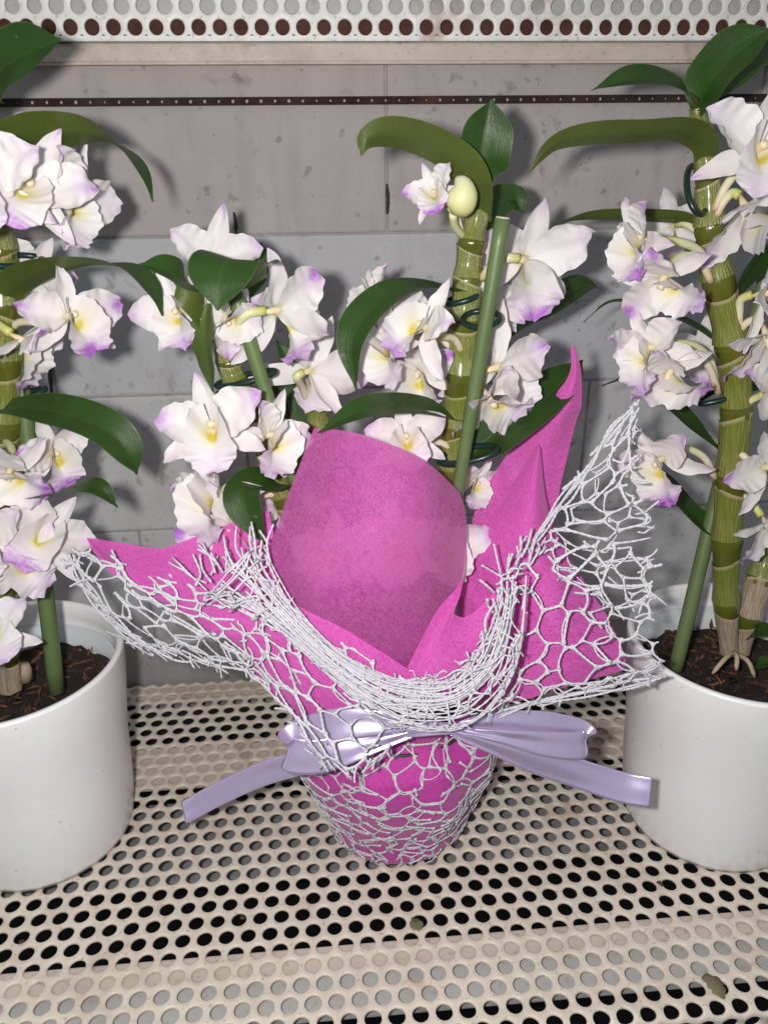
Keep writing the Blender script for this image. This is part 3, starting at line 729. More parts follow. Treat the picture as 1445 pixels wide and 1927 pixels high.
# ------------------------------------------------------------------ centre orchid (in the wrapped pot)
CP = (.0365, .392)
pc = thing('potted_orchid', 'two-stemmed white orchid rising out of the pink wrapped pot', 'potted plant', (CP[0], CP[1], 0))
v, f = lathe([(0, .002), (.040, .002), (.041, .006), (.052, .096), (.0535, .1), (.052, .1), (.040, .01), (0, .01)], (CP[0], CP[1], 0), 48)
wobj('pot', v, f, mat_simple('dark_pot', (.03, .03, .03), .5), pc)
v, f = lathe([(.0505, .088), (.03, .091), (0.0001, .09)], (CP[0], CP[1], 0), 40); wobj('soil', v, f, M['soil'], pc)
YC = .400
cane(pc, [(800, 1300, .395), (840, 1050, .397), (852, 880, .398), (858, 800, YC), (868, 700, YC), (874, 600, .402), (880, 520, .403), (888, 450, .404), (903, 385, .405), (908, 340, .405)],
     [.006, .0075, .0070, .0074, .0078, .0075, .0066, .0060, .0046, .0035], 9, seed=12, dry_from=9)
cane(pc, [(720, 1300, .395), (590, 1050, .40), (520, 900, .405), (492, 800, .408), (452, 735, .41), (432, 690, .412), (418, 640, .413), (405, 590, .414)],
     [.006, .0066, .0064, .0064, .0066, .0058, .0046, .0036], 8, seed=13, dry_from=9)
cane(pc, [(740, 1300, .41), (640, 950, .425), (600, 800, .43), (585, 720, .43)], [.005, .006, .006, .0045], 6, seed=14, dry_from=9)
stake(pc, (852, 985, .378), (946, 410, .372), .0034, .0037)
stake(pc, (560, 925, .392), (440, 548, .395), .0032, .0042)
clip(pc, (462, 712, .402), .0165, .0075, (-.25, .85, .45), -12); clip(pc, (905, 600, .385), .010, .008, (-.2, .7, .6), -50); clip(pc, (868, 562, .40), .008, .005, (-.3, .8, .5), -20)
clip(pc, (880, 856, .385), .0165, .0075, (-.35, .8, .5), -25, .0019)
# leaves on the right stem
leaf(pc, [(908, 420, .402), (900, 360, .395), (862, 305, .388), (800, 268, .38), (735, 252, .372), (692, 262, .37), (680, 292, .37)], .0178, (-.05, .90, -.35), .25, base=.5)
leaf(pc, [(906, 340, .405), (908, 300, .402), (917, 245, .40), (926, 186, .40)], .0245, (.05, .1, 1), .5, base=.45, tip=1)
leaf(pc, [(890, 505, .42), (900, 450, .43), (925, 395, .437), (965, 372, .44), (985, 400, .44)], .022, (-.2, .4, .8), .3)
leaf(pc, [(872, 552, .40), (820, 540, .39), (750, 545, .378), (690, 590, .37), (660, 650, .366), (672, 736, .366)], .0225, (-.35, .65, .60), .28, base=.45, tw=(-.5, .1, .8))
leaf(pc, [(866, 792, .395), (830, 778, .385), (760, 765, .372), (680, 772, .362), (598, 815, .356)], .0215, (-.05, .70, .7), .28, base=.35)
leaf(pc, [(895, 690, .42), (950, 620, .432), (1030, 578, .44), (1100, 535, .445), (1136, 548, .45)], .0235, (-.2, .6, .65), .3)
leaf(pc, [(872, 866, .388), (928, 826, .388), (1005, 766, .390), (1058, 716, .404), (1096, 676, .414)], .028, (-.35, .45, .8), .25, base=.5)
# leaves on the left stem
leaf(pc, [(402, 640, .405), (392, 588, .390), (360, 538, .376), (312, 507, .368), (262, 497, .364)], .0200, (-.35, .40, .85), .3)
leaf(pc, [(470, 540, .395), (462, 502, .382), (430, 486, .368), (412, 528, .360), (409, 584, .358)], .034, (-.1, .55, .8), .15, base=.6)
leaf(pc, [(392, 570, .385), (384, 625, .382), (392, 685, .386), (400, 738, .392)], .0165, (-.5, .1, .8), .3, mat='leaf_olive')
leaf(pc, [(470, 560, .43), (485, 500, .435), (492, 455, .44)], .013, (0, .2, .9), .3)
leaf(pc, [(530, 880, .43), (535, 790, .438), (540, 720, .44), (545, 640, .44)], .021, (.2, .1, .9), .3)
leaf(pc, [(600, 860, .425), (580, 780, .43), (560, 700, .435), (520, 640, .44)], .021, (.2, .1, .9), .3)
leaf(pc, [(450, 770, .41), (430, 752, .40), (405, 738, .395)], .013, (-.2, .7, .6), .3, mat='leaf_olive')
leaf(pc, [(548, 925, .392), (510, 905, .382), (462, 915, .374), (462, 962, .368), (502, 1026, .366)], .0235, (-.45, .45, .8), .25, base=.5)
leaf(pc, [(600, 900, .42), (560, 880, .41), (540, 940, .40)], .016, (-.2, .4, .8), .3, mat='leaf_olive')
# flowers: right stem
flower(pc, 822, 366, .392, (-.45, .0, .85), 118, .60, (870, 445, .402), spread=.6)
flower(pc, 985, 490, .396, (.42, .10, -.70), 80, 1.30, (905, 525, .40))
flower(pc, 925, 560, .42, (.3, -.1, -.8), 90, .9, (900, 560, .405))
flower(pc, 800, 618, .375, (-.50, .10, .75), 42, .95, (868, 660, .395))
flower(pc, 735, 650, .392, (-.75, -.25, .45), 140, .92, (862, 670, .40))
flower(pc, 790, 700, .405, (-.3, -.5, .7), 100, .9, (862, 690, .40))
flower(pc, 935, 692, .39, (.62, .15, -.45), 70, 1.25, (890, 735, .40))
flower(pc, 918, 745, .386, (.45, -.70, .30), 140, 1.0, (888, 740, .398))
flower(pc, 765, 826, .378, (-.05, .15, .95), 95, .85, (858, 850, .395))
flower(pc, 705, 560, .425, (-.6, .3, .3), 130, .7, (870, 600, .405))
flower(pc, 838, 1030, .374, (.25, -.05, .8), 80, .95, (850, 960, .395))
flower(pc, 745, 1020, .362, (-.1, -.05, .95), 95, 1.0, (840, 1010, .395))
flower(pc, 892, 905, .40, (.3, -.3, .6), 80, .7, (855, 900, .40))
# left stem
flower(pc, 342, 585, .398, (-.30, -.30, .85), 100, .92, (412, 650, .41))
flower(pc, 400, 490, .415, (-.05, .35, -.6), 82, 1.0, (412, 600, .415))
flower(pc, 425, 598, .394, (.35, -.55, .55), 200, .82, (420, 650, .41))
flower(pc, 520, 585, .395, (.45, .10, -.55), 100, 1.25, (440, 690, .41))
flower(pc, 582, 698, .41, (.35, .20, -.65), 60, 1.15, (580, 760, .425))
flower(pc, 405, 806, .372, (-.08, .12, 1), 100, 1.12, (470, 780, .405))
flower(pc, 505, 820, .380, (.70, -.15, .50), 60, .95, (490, 810, .405))
flower(pc, 412, 926, .388, (-.60, -.15, .55), 125, 1.18, (515, 900, .40))
flower(pc, 440, 992, .386, (-.15, -.40, .80), 100, 1.12, (520, 930, .40))
flower(pc, 545, 950, .412, (.2, -.3, .8), 90, .8, (530, 930, .40))
flower(pc, 628, 1040, .366, (-.1, -.1, .9), 90, .95, (570, 1000, .40))
# bud beside the top leaf
mb = MB(); bp = smooth_path([at(852, 402, .388), at(862, 388, .386), at(870, 366, .384), at(868, 345, .384), at(858, 333, .385)], 14)
mb.tube(bp, [.001, .003, .0052, .0066, .0074, .0076, .0074, .0070, .0062, .0054, .0044, .0034, .0022, .0008], 14)
s_ = np.repeat(np.linspace(0, 1, 14), 14); bud = wobj('bud', mb.verts(), mb.F, M['bud'], pc, col=np.stack([s_, s_, s_], 1))
mb = MB(); mb.tube(smooth_path([at(852, 402, .388), at(856, 425, .395), at(872, 445, .403)], 8), .002, 8); n_ = np.zeros((64, 3))+.3; wobj('stalk', mb.verts(), mb.F, M['stalk'], bud, col=n_)

# ------------------------------------------------------------------ sheets
class Sheet:
    """smooth surface through a grid of (px, py, Y) control points"""
    def __init__(s, rows, crumple=.0012, seed=0, freq=60):
        s.G = np.array([[tuple(at(*p)) for p in r] for r in rows]); s.nz = snoise(seed+500, 10, freq); s.nz2 = snoise(seed+700, 5, 42); s.c = crumple; s.cr = 1.3 if crumple > .0010 else .25
        s.nu, s.nv = s.G.shape[:2]
        s.lu = np.linalg.norm(np.diff(s.G, axis=0), axis=2).sum(0).mean(); s.lv = np.linalg.norm(np.diff(s.G, axis=1), axis=2).sum(1).mean()
    @staticmethod
    def _w(t, n):
        t = np.clip(t, -.12, 1.12)*(n-1); i = int(min(max(math.floor(t), 0), n-2)); f = t-i
        if 0 <= f <= 1: w = (.5*(-f+2*f*f-f**3), .5*(2-5*f*f+3*f**3), .5*(f+4*f*f-3*f**3), .5*(-f*f+f**3))
        else: w = (0, 1-f, f, 0)
        d = {}
        for k, x in zip((i-1, i, i+1, i+2), w):
            if k < 0: d[0] = d.get(0, 0)+2*x; d[1] = d.get(1, 0)-x
            elif k > n-1: d[n-1] = d.get(n-1, 0)+2*x; d[n-2] = d.get(n-2, 0)-x
            else: d[k] = d.get(k, 0)+x
        return d
    def raw(s, u, v):
        a, b = s._w(u, s.nu), s._w(v, s.nv); p = np.zeros(3)
        for i, x in a.items():
            for j, y in b.items(): p = p+x*y*s.G[i, j]
        return p
    def __call__(s, u, v, off=0.0):
        p = s.raw(u, v); e = 1e-3; du = s.raw(u+e, v)-p; dv = s.raw(u, v+e)-p; n = np.cross(dv, du); n /= np.linalg.norm(n)+1e-12
        if np.dot(n, np.array(EYE)-p) < 0: n = -n
        q = s.nz2(p); return p+n*(off+s.c*s.nz(p)+s.c*s.cr*max(0., 1-abs(q)*5)**1.5)
    def build(s, name, mat, parent, nu=48, nv=48):
        V = []; UV = []
        for i in range(nu):
            for j in range(nv):
                V.append(s(i/(nu-1), j/(nv-1))); UV.append((s.lv*j/(nv-1), s.lu*i/(nu-1)))
        return wobj(name, V, grid_faces(nu, nv), mat, parent, uv=UV)
# ------------------------------------------------------------------ pink wrapping
wp = thing('wrapping_paper', 'bright pink sheer nonwoven wrap flaring around the middle pot', 'gift wrap', (CP[0], CP[1], 0))
S = {}
S['front'] = Sheet([
    [(590, 806, .372), (650, 811, .360), (722, 832, .353), (800, 868, .352), (866, 926, .366)],
    [(562, 880, .370), (640, 888, .350), (722, 902, .340), (806, 928, .342), (878, 972, .362)],
    [(526, 980, .366), (618, 985, .342), (716, 998, .330), (808, 1020, .336), (876, 1052, .360)],
    [(504, 1062, .360), (598, 1082, .336), (706, 1092, .326), (796, 1104, .334), (866, 1120, .356)],
    [(530, 1150, .352), (612, 1172, .336), (704, 1188, .328), (782, 1196, .334), (838, 1200, .350)],
    [(620, 1230, .346), (676, 1248, .340), (740, 1268, .336), (780, 1276, .338), (812, 1276, .346)]], .0010, 1)
S['left_fold'] = Sheet([
    [(508, 1070, .354), (560, 1138, .342), (640, 1180, .332), (715, 1225, .326), (772, 1262, .324)],
    [(505, 1110, .350), (556, 1172, .338), (634, 1224, .328), (706, 1268, .323), (768, 1300, .322)],
    [(510, 1150, .350), (560, 1216, .338), (634, 1270, .329), (706, 1312, .325), (766, 1340, .324)]], .0008, 2)
S['right_fold'] = Sheet([
    [(874, 1010, .362), (876, 1060, .352), (866, 1110, .344), (852, 1150, .339), (880, 1160, .338), (930, 1115, .340), (968, 1060, .343)],
    [(868, 1090, .350), (862, 1130, .341), (850, 1160, .336), (858, 1192, .331), (892, 1190, .331), (936, 1155, .334), (972, 1120, .338)],
    [(822, 1150, .340), (826, 1180, .332), (828, 1208, .327), (848, 1228, .325), (886, 1228, .326), (930, 1206, .329), (968, 1185, .334)],
    [(784, 1220, .330), (792, 1244, .324), (810, 1262, .321), (838, 1270, .320), (880, 1266, .322), (922, 1252, .326), (955, 1240, .331)],
    [(758, 1274, .325), (772, 1300, .321), (800, 1320, .319), (836, 1326, .318), (876, 1322, .320), (914, 1308, .324), (945, 1300, .329)]], .0010, 3)
S['right_back'] = Sheet([
    [(1074, 648, .394), (1078, 650, .393), (1083, 653, .394)],
    [(1070, 705, .391), (1083, 706, .388), (1095, 704, .391)],
    [(1022, 776, .396), (1058, 778, .387), (1092, 762, .391)],
    [(958, 852, .402), (1016, 858, .391), (1072, 842, .393)],
    [(898, 950, .400), (972, 960, .387), (1048, 945, .389)],
    [(868, 1080, .395), (956, 1090, .382), (1030, 1070, .386)],
    [(860, 1200, .390), (950, 1210, .378), (1010, 1200, .382)]], .0012, 4)
S['right_front'] = Sheet([
    [(1010, 836, .386), (1013, 838, .384), (1016, 842, .383), (1018, 848, .384)],
    [(950, 930, .384), (982, 930, .374), (1006, 930, .370), (1026, 934, .376)],
    [(898, 1010, .380), (952, 1012, .366), (1004, 1012, .358), (1052, 1020, .366)],
    [(872, 1090, .376), (944, 1095, .358), (1020, 1095, .348), (1100, 1100, .356)],
    [(880, 1180, .368), (962, 1180, .350), (1050, 1180, .338), (1150, 1180, .346)],
    [(905, 1262, .356), (975, 1260, .342), (1065, 1255, .332), (1176, 1236, .338)],
    [(930, 1330, .348), (985, 1315, .338), (1070, 1290, .331), (1172, 1262, .336)]], .0014, 5)
S['left_back'] = Sheet([
    [(162, 1012, .392), (230, 1022, .398), (310, 1032, .402), (420, 1010, .405), (520, 990, .405)],
    [(172, 1030, .388), (240, 1060, .392), (320, 1070, .396), (420, 1050, .398), (520, 1040, .398)],
    [(195, 1055, .384), (255, 1095, .387), (330, 1110, .390), (420, 1090, .392), (520, 1080, .392)]], .0008, 6)
S['left_front'] = Sheet([
    [(164, 1014, .386), (208, 1048, .384), (262, 1046, .382), (330, 1026, .380), (420, 990, .380), (505, 960, .384)],
    [(182, 1046, .380), (240, 1076, .376), (300, 1078, .372), (370, 1066, .369), (445, 1050, .368), (525, 1040, .374)],
    [(222, 1088, .374), (290, 1116, .368), (350, 1124, .363), (412, 1124, .359), (480, 1122, .357), (560, 1140, .358)],
    [(330, 1148, .364), (380, 1172, .356), (430, 1184, .350), (490, 1194, .346), (556, 1206, .343), (640, 1240, .342)],
    [(432, 1196, .354), (462, 1230, .346), (500, 1250, .340), (560, 1264, .336), (620, 1278, .333), (700, 1300, .333)],
    [(478, 1256, .348), (502, 1296, .340), (540, 1318, .335), (590, 1330, .331), (650, 1336, .329), (720, 1340, .330)],
    [(524, 1312, .344), (556, 1350, .338), (592, 1368, .334), (634, 1370, .331), (680, 1358, .329), (730, 1346, .330)]], .0016, 7)
for k, nm in (('front', 'front_petal_sheet'), ('left_fold', 'folded_edge'), ('right_fold', 'curled_edge'), ('right_back', 'tall_point'), ('right_front', 'right_flap'), ('left_back', 'inner_flap'), ('left_front', 'left_flap')):
    S[k].build(nm, M['pink_sheer' if k == 'front' else 'pink'], wp, 56, 56)
# pink skin round the pot
nzp = snoise(77, 10, 70); nzq = snoise(78, 6, 25)
PR = [(.036, .0015), (.0415, .0010), (.0440, .004), (.0475, .020), (.0545, .040), (.0615, .060), (.0655, .075), (.0630, .088), (.0530, .098), (.0500, .104), (.0560, .116), (.0640, .128)]
def pot_r(z):
    zs = [p[1] for p in PR[1:]]; rs = [p[0] for p in PR[1:]]; return float(np.interp(z, zs, rs))
def pot_skin(a, z, extra=0.0):
    amp = .0016+.0016*min(1, max(0, z/.06)); q = (math.cos(a)*.05, math.sin(a)*.05, z)
    rr = pot_r(z)+extra+amp*nzp(q)+.0016*math.sin(9*a+3*nzq(q))*min(1, z/.05)
    return (CP[0]+rr*math.cos(a), CP[1]+rr*math.sin(a), max(z, .0008)+extra*.2)
V = []; UV = []; zz = np.concatenate([[.001], np.linspace(.003, .126, 44)])
for z in zz:
    for j in range(121): a = 6.28318*j/120; V.append(pot_skin(a, z)); UV.append((a*.055, z))
wobj('pot_cover', V, grid_faces(len(zz), 121), M['pink_pot'], wp, uv=UV)

# ------------------------------------------------------------------ white lace net
ln = thing('lace_net', 'white spiderweb lace net wrapped over the pink paper', 'lace net', (CP[0], CP[1], 0))
def strand(mb, fn, n, r0, nrm, scal=.20, e0=1.0, e1=1.0):
    path = np.array([fn(q/(n-1)) for q in range(n)]); s = np.linspace(0, 1, n)
    rad = r0*(.80+1.1*np.abs(2*s-1)**5*np.where(s < .5, e0, e1))*(1+scal*np.where(np.arange(n) % 2, 1, -1)*(1-(2*s-1)**8))
    mb.tube(path, rad, 6, True, flat=None if nrm is None else (nrm, .30))
def voronoi(lu, lv, cell, seed, stretch=1.5, jit=.42, ang=0.0):
    """edges of a stretched irregular web over [0,lu]x[0,lv] (metres)"""
    r = np.random.default_rng(seed); pts = []; dy = cell*.80; dx = cell*stretch
    L = max(lu, lv)*1.0+cell*2; ca, sa = math.cos(ang), math.sin(ang); i = 0; y = -L
    while y < L:
        x = -L+(dx/2 if i % 2 else 0)
        while x < L:
            px, py = x+r.normal()*jit*dx*.6, y+r.normal()*jit*dy; u, v = lu/2+px*ca-py*sa, lv/2+px*sa+py*ca
            if -2.5*cell < u < lu+2.5*cell and -2.5*cell < v < lv+2.5*cell: pts.append(Vector((u, v)))
            x += dx
        y += dy; i += 1
    vo, ed, fa, *_ = delaunay_2d_cdt(pts, [], [], 0, 1e-7)
    cc = []; em = {}
    for k, t_ in enumerate(fa):
        A_, B_, C_ = vo[t_[0]], vo[t_[1]], vo[t_[2]]; c0 = (A_+B_+C_)/3
        dd = 2*(A_.x*(B_.y-C_.y)+B_.x*(C_.y-A_.y)+C_.x*(A_.y-B_.y)); qa, qb, qc = A_.length_squared, B_.length_squared, C_.length_squared
        if abs(dd) > 1e-10:
            cv = Vector(((qa*(B_.y-C_.y)+qb*(C_.y-A_.y)+qc*(A_.y-B_.y))/dd, (qa*(C_.x-B_.x)+qb*(A_.x-C_.x)+qc*(B_.x-A_.x))/dd)); e_ = cv-c0
            if e_.length > cell*.6: e_ = e_*(cell*.6/e_.length)
            c0 = c0+e_*.75
        cc.append(c0)
        for a, b in ((0, 1), (1, 2), (2, 0)): em.setdefault(tuple(sorted((t_[a], t_[b]))), []).append(k)
    return [(cc[k[0]], cc[k[1]]) for k in em.values() if len(k) == 2]
def net(name, sheet, cell, seed, off=.0015, r0=.00078, stretch=1.5, ang=0.0, inside=None, drop=.04, fringe=.03, wob=.0008):
    mb = MB(); r = np.random.default_rng(seed+99); lu, lv = sheet.lu, sheet.lv; nzw = snoise(seed, 8, 160)
    for a, b in voronoi(lu, lv, cell, seed, stretch, ang=ang):
        ia = -fringe < a.x/lu < 1+fringe and -fringe < a.y/lv < 1+fringe and (inside is None or inside(a.x/lu, a.y/lv))
        ib = -fringe < b.x/lu < 1+fringe and -fringe < b.y/lv < 1+fringe and (inside is None or inside(b.x/lu, b.y/lv))
        if not (ia or ib) or r.uniform() < drop: continue
        k0, k1 = 0., 1.
        if not ia: k0 = r.uniform(.25, .7)
        if not ib: k1 = r.uniform(.3, .75)
        L = (a-b).length*(k1-k0); n = int(max(5, min(16, L/.0011))); sag = r.normal()*.06*L
        d = b-a; pr_ = Vector((-d.y, d.x)).normalized() if d.length > 1e-6 else Vector((0, 0))
        def fn(s):
            q = a+d*(k0+(k1-k0)*s)+pr_*(sag*4*s*(1-s)); p = sheet(q.x/lu, q.y/lv, off); return p+np.array((0, -1, 0))*wob*nzw(p)
        mid_ = (a+b)/2; nrm = sheet(mid_.x/lu, mid_.y/lv, .001)-sheet(mid_.x/lu, mid_.y/lv, 0.0)
        strand(mb, fn, n, r0*r.uniform(.70, 1.30), nrm, e0=1. if ia else -.1, e1=1. if ib else -.1)
        # now and then two threads run side by side
        if r.uniform() < .22 and ia and ib:
            o2 = pr_*.0016*(1 if r.uniform() < .5 else -1)
            def fn2(s):
                q = a+d*s+o2*math.sin(math.pi*s); p = sheet(q.x/lu, q.y/lv, off); return p
            strand(mb, fn2, n, r0*.7, nrm)
    o = wobj(name, mb.verts(), mb.F, M['lace'], ln); o['kind'] = 'stuff'; return o
N = {}
N['left'] = Sheet([
    [(142, 1040, .378), (200, 1052, .372), (262, 1078, .368), (330, 1100, .364), (400, 1108, .360), (470, 1108, .356)],
    [(140, 1072, .374), (205, 1096, .366), (272, 1118, .362), (345, 1136, .357), (415, 1142, .353), (486, 1144, .349)],
    [(165, 1118, .370), (228, 1138, .362), (296, 1156, .357), (372, 1172, .351), (440, 1180, .346), (508, 1190, .342)],
    [(212, 1178, .366), (268, 1188, .358), (330, 1204, .352), (404, 1218, .346), (470, 1232, .340), (540, 1248, .336)],
    [(290, 1236, .362), (330, 1244, .356), (380, 1250, .350), (440, 1262, .343), (506, 1284, .336), (580, 1300, .332)]], .0015, 11)
N['left_low'] = Sheet([
    [(440, 1160, .345), (500, 1180, .340), (560, 1200, .335), (640, 1250, .331), (720, 1300, .327)],
    [(462, 1215, .342), (512, 1240, .336), (570, 1262, .331), (640, 1292, .327), (716, 1326, .324)],
    [(490, 1270, .338), (532, 1298, .331), (586, 1318, .326), (646, 1334, .323), (716, 1348, .321)],
    [(530, 1322, .328), (566, 1350, .320), (610, 1366, .314), (660, 1372, .312), (722, 1368, .314)],
    [(560, 1372, .316), (596, 1404, .309), (636, 1424, .305), (676, 1424, .305), (724, 1394, .310)],
    [(590, 1420, .310), (620, 1448, .304), (650, 1460, .302), (684, 1450, .303), (722, 1412, .309)]], .0012, 12)
N['right'] = Sheet([
    [(1020, 1030, .352), (1080, 1030, .344), (1150, 1040, .338), (1218, 1050, .336)],
    [(975, 1080, .346), (1060, 1092, .336), (1140, 1110, .330), (1218, 1120, .328)],
    [(962, 1160, .340), (1050, 1168, .330), (1140, 1180, .324), (1218, 1180, .322)],
    [(952, 1240, .334), (1040, 1244, .325), (1140, 1244, .319), (1232, 1228, .318)],
    [(935, 1318, .330), (1030, 1308, .322), (1140, 1290, .317), (1250, 1270, .316)]], .0014, 13)
N['right_up'] = Sheet([
    [(1186, 772, .362), (1190, 772, .361), (1195, 770, .360)],
    [(1120, 856, .360), (1155, 858, .354), (1192, 850, .350)],
    [(1062, 938, .358), (1132, 944, .348), (1205, 930, .343)],
    [(1030, 988, .356), (1120, 1004, .344), (1218, 990, .339)],
    [(1040, 1060, .350), (1130, 1080, .338), (1224, 1062, .333)],
    [(1090, 1140, .342), (1160, 1152, .331), (1222, 1140, .327)]], .0016, 14)
N['right_hem'] = Sheet([
    [(940, 1290, .326), (1040, 1288, .319), (1140, 1270, .315), (1244, 1250, .314)],
    [(925, 1345, .322), (1035, 1330, .318), (1140, 1306, .314), (1252, 1282, .313)]], .0015, 15)
N['inner'] = Sheet([
    [(545, 1165, .336), (620, 1200, .327), (700, 1240, .321), (770, 1272, .318), (830, 1300, .316)],
    [(560, 1230, .333), (630, 1270, .324), (700, 1300, .319), (770, 1322, .316), (830, 1330, .315)]], .0015, 16)
net('left_net', N['left'], .0125, 21, stretch=1.35, ang=.5)
net('left_net', N['left'], .0150, 22, off=-.004, stretch=1.6, ang=-.4, drop=.15)
net('lower_net', N['left_low'], .0125, 23, stretch=1.5, ang=.3)
net('right_net', N['right'], .0130, 24, stretch=1.25, ang=1.2)
net('right_net', N['right_up'], .0118, 25, stretch=1.35, ang=1.3, r0=.00078)
net('right_net', N['right_up'], .0140, 26, off=-.006, stretch=1.8, ang=.9, drop=.15, r0=.00062)
net('hem_net', N['right_hem'], .0070, 27, stretch=3.0, ang=math.pi/2, r0=.00066)
net('inner_net', N['inner'], .0085, 28, stretch=2.0, ang=math.pi/2+.2)
class PotSheet:
    c = 0
    def __init__(s, extra): s.lu, s.lv = .118, 2*math.pi*.055; s.e = extra
    def __call__(s, u, v, off=0.0): return np.array(pot_skin(-math.pi+v*2*math.pi, .003+u*.104, s.e+off))
net('pot_net', PotSheet(.0010), .0125, 31, off=.0006, stretch=1.5, ang=.15, r0=.00074, inside=lambda u, v: 0.02 < u < 1.0 and .0 < v < 1.)
net('pot_net', PotSheet(.0022), .0115, 32, off=.0008, stretch=1.3, ang=.9, r0=.00062, drop=.42, inside=lambda u, v: 0.02 < u < 1.0 and .0 < v < 1.)
def cord(name, pts, n, spread, seed, r0=.0006):
    r = np.random.default_rng(seed); mb = MB()
    for i in range(n):
        j = r.normal(size=(len(pts), 3))*spread; p = smooth_path([np.array(at(*q))+j[k] for k, q in enumerate(pts)], 60)
        mb.tube(p, r0*r.uniform(.8, 1.2)*(1+.22*np.where(np.arange(60) % 2, 1, -1)), 5, True)
    o = wobj(name, mb.verts(), mb.F, M['lace'], ln); o['kind'] = 'stuff'
cord('hem_cord', [(1192, 768, .360), (1150, 812, .359), (1105, 872, .358), (1062, 934, .357), (1030, 985, .355), (990, 1040, .350)], 5, .0014, 61)
cord('hem_cord', [(140, 1045, .377), (150, 1085, .373), (178, 1128, .369), (215, 1172, .366), (262, 1206, .362)], 4, .0014, 62)
cord('hem_cord', [(1250, 1272, .314), (1180, 1290, .3145), (1100, 1306, .316), (1010, 1326, .319), (940, 1344, .322)], 4, .0013, 63)
cord('hem_cord', [(262, 1206, .362), (330, 1232, .357), (400, 1246, .350), (480, 1262, .342)], 3, .0016, 64)
# gathered rim: threads pulled together into a swag
def swag(name, spine, width, n, seed, r0=.00050, ends=(0, 0), wave=.0010):
    r = np.random.default_rng(seed); mb = MB(); m = 54
    C = smooth_path([at(*p[:3]) for p in spine], m); W = smooth_path([(w,) for w in width], m)[:, 0]; T, _, _ = frames(C)
    view = C-np.array(EYE); view /= np.linalg.norm(view, axis=1)[:, None]; S_ = np.cross(T, view); S_ /= np.linalg.norm(S_, axis=1)[:, None]
    for i in range(n):
        a0, a1 = sorted((r.uniform(0, 1)**1.7*.6, 1-r.uniform(0, 1)**1.4*.55)); k0, k1 = int(a0*(m-1)), int(a1*(m-1))
        if k1-k0 < 12: continue
        q0 = r.uniform(-.5, .5); q1 = np.clip(q0+r.normal()*.30, -.55, .55); ph = r.uniform(0, 6.28, 3); dep = r.uniform(-.0035, .0045)
        t_ = np.linspace(0, 1, k1-k0+1); q = q0+(q1-q0)*t_+.05*np.sin(t_*9+ph[0])
        bulge = np.cos(q*math.pi)*.35*W[k0:k1+1]
        p = C[k0:k1+1]+S_[k0:k1+1]*(q*W[k0:k1+1])[:, None]-view[k0:k1+1]*(bulge+dep+wave*np.sin(t_*17+ph[1]))[:, None]
        p = smooth_path(p, len(p)*2); nn = len(p)
        rad = r0*r.uniform(.75, 1.25)*(1+.28*np.where(np.arange(nn) % 2, 1, -1))
        mb.tube(p, rad, 5, True)
        if r.uniform() < .5:       # short cross threads
            j = r.integers(3, nn-3); d = r.normal(size=3)*.004; mb.tube([p[j], p[j]+d*.5, p[min(nn-1, j+3)]+d*.3], r0*.8, 4, True)
    o = wobj(name, mb.verts(), mb.F, M['lace'], ln); o['kind'] = 'stuff'
SW = [(440, 1066, .350), (482, 1108, .342), (528, 1156, .333), (582, 1208, .325), (640, 1258, .319), (715, 1306, .314), (790, 1326, .312), (862, 1318, .312), (920, 1268, .314), (950, 1200, .319), (964, 1130, .326), (966, 1070, .332)]
SWW = [.040, .025, .016, .0125, .0130, .019, .025, .026, .021, .016, .0125, .012]
swag('gathered_edge', SW, SWW, 62, 41)
class SwagSheet:
    def __init__(s, spine, width, extra=1.0, lift=0.0):
        m = 80; s.C = smooth_path([at(*p[:3]) for p in spine], m); s.W = smooth_path([(w,) for w in width], m)[:, 0]*extra; T, _, _ = frames(s.C)
        s.view = s.C-np.array(EYE); s.view /= np.linalg.norm(s.view, axis=1)[:, None]; s.S = np.cross(T, s.view); s.S /= np.linalg.norm(s.S, axis=1)[:, None]
        s.lv = np.linalg.norm(np.diff(s.C, axis=0), axis=1).sum(); s.lu = .019*extra; s.m = m; s.lift = lift; s.nz = snoise(91, 8, 260)
    def __call__(s, u, v, off=0.0):
        k = min(max(v, 0), 1)*(s.m-1); i = min(int(k), s.m-2); f = k-i; g = lambda A: A[i]*(1-f)+A[i+1]*f
        q = min(max(u, -.1), 1.1)-.5; w = g(s.W); p = g(s.C)+g(s.S)*(q*w)-g(s.view)*(math.cos(q*2.6)*.35*w+off+s.lift)
        return p+g(s.S)*(.0012*s.nz(p))
net('gathered_net', SwagSheet(SW, SWW, 1.0, .001), .0040, 43, stretch=8, ang=math.pi/2+.04, r0=.00047, drop=.10)
net('gathered_net', SwagSheet(SW, SWW, 1.18, -.002), .0060, 44, stretch=5, ang=math.pi/2-.10, r0=.00055, drop=.15)
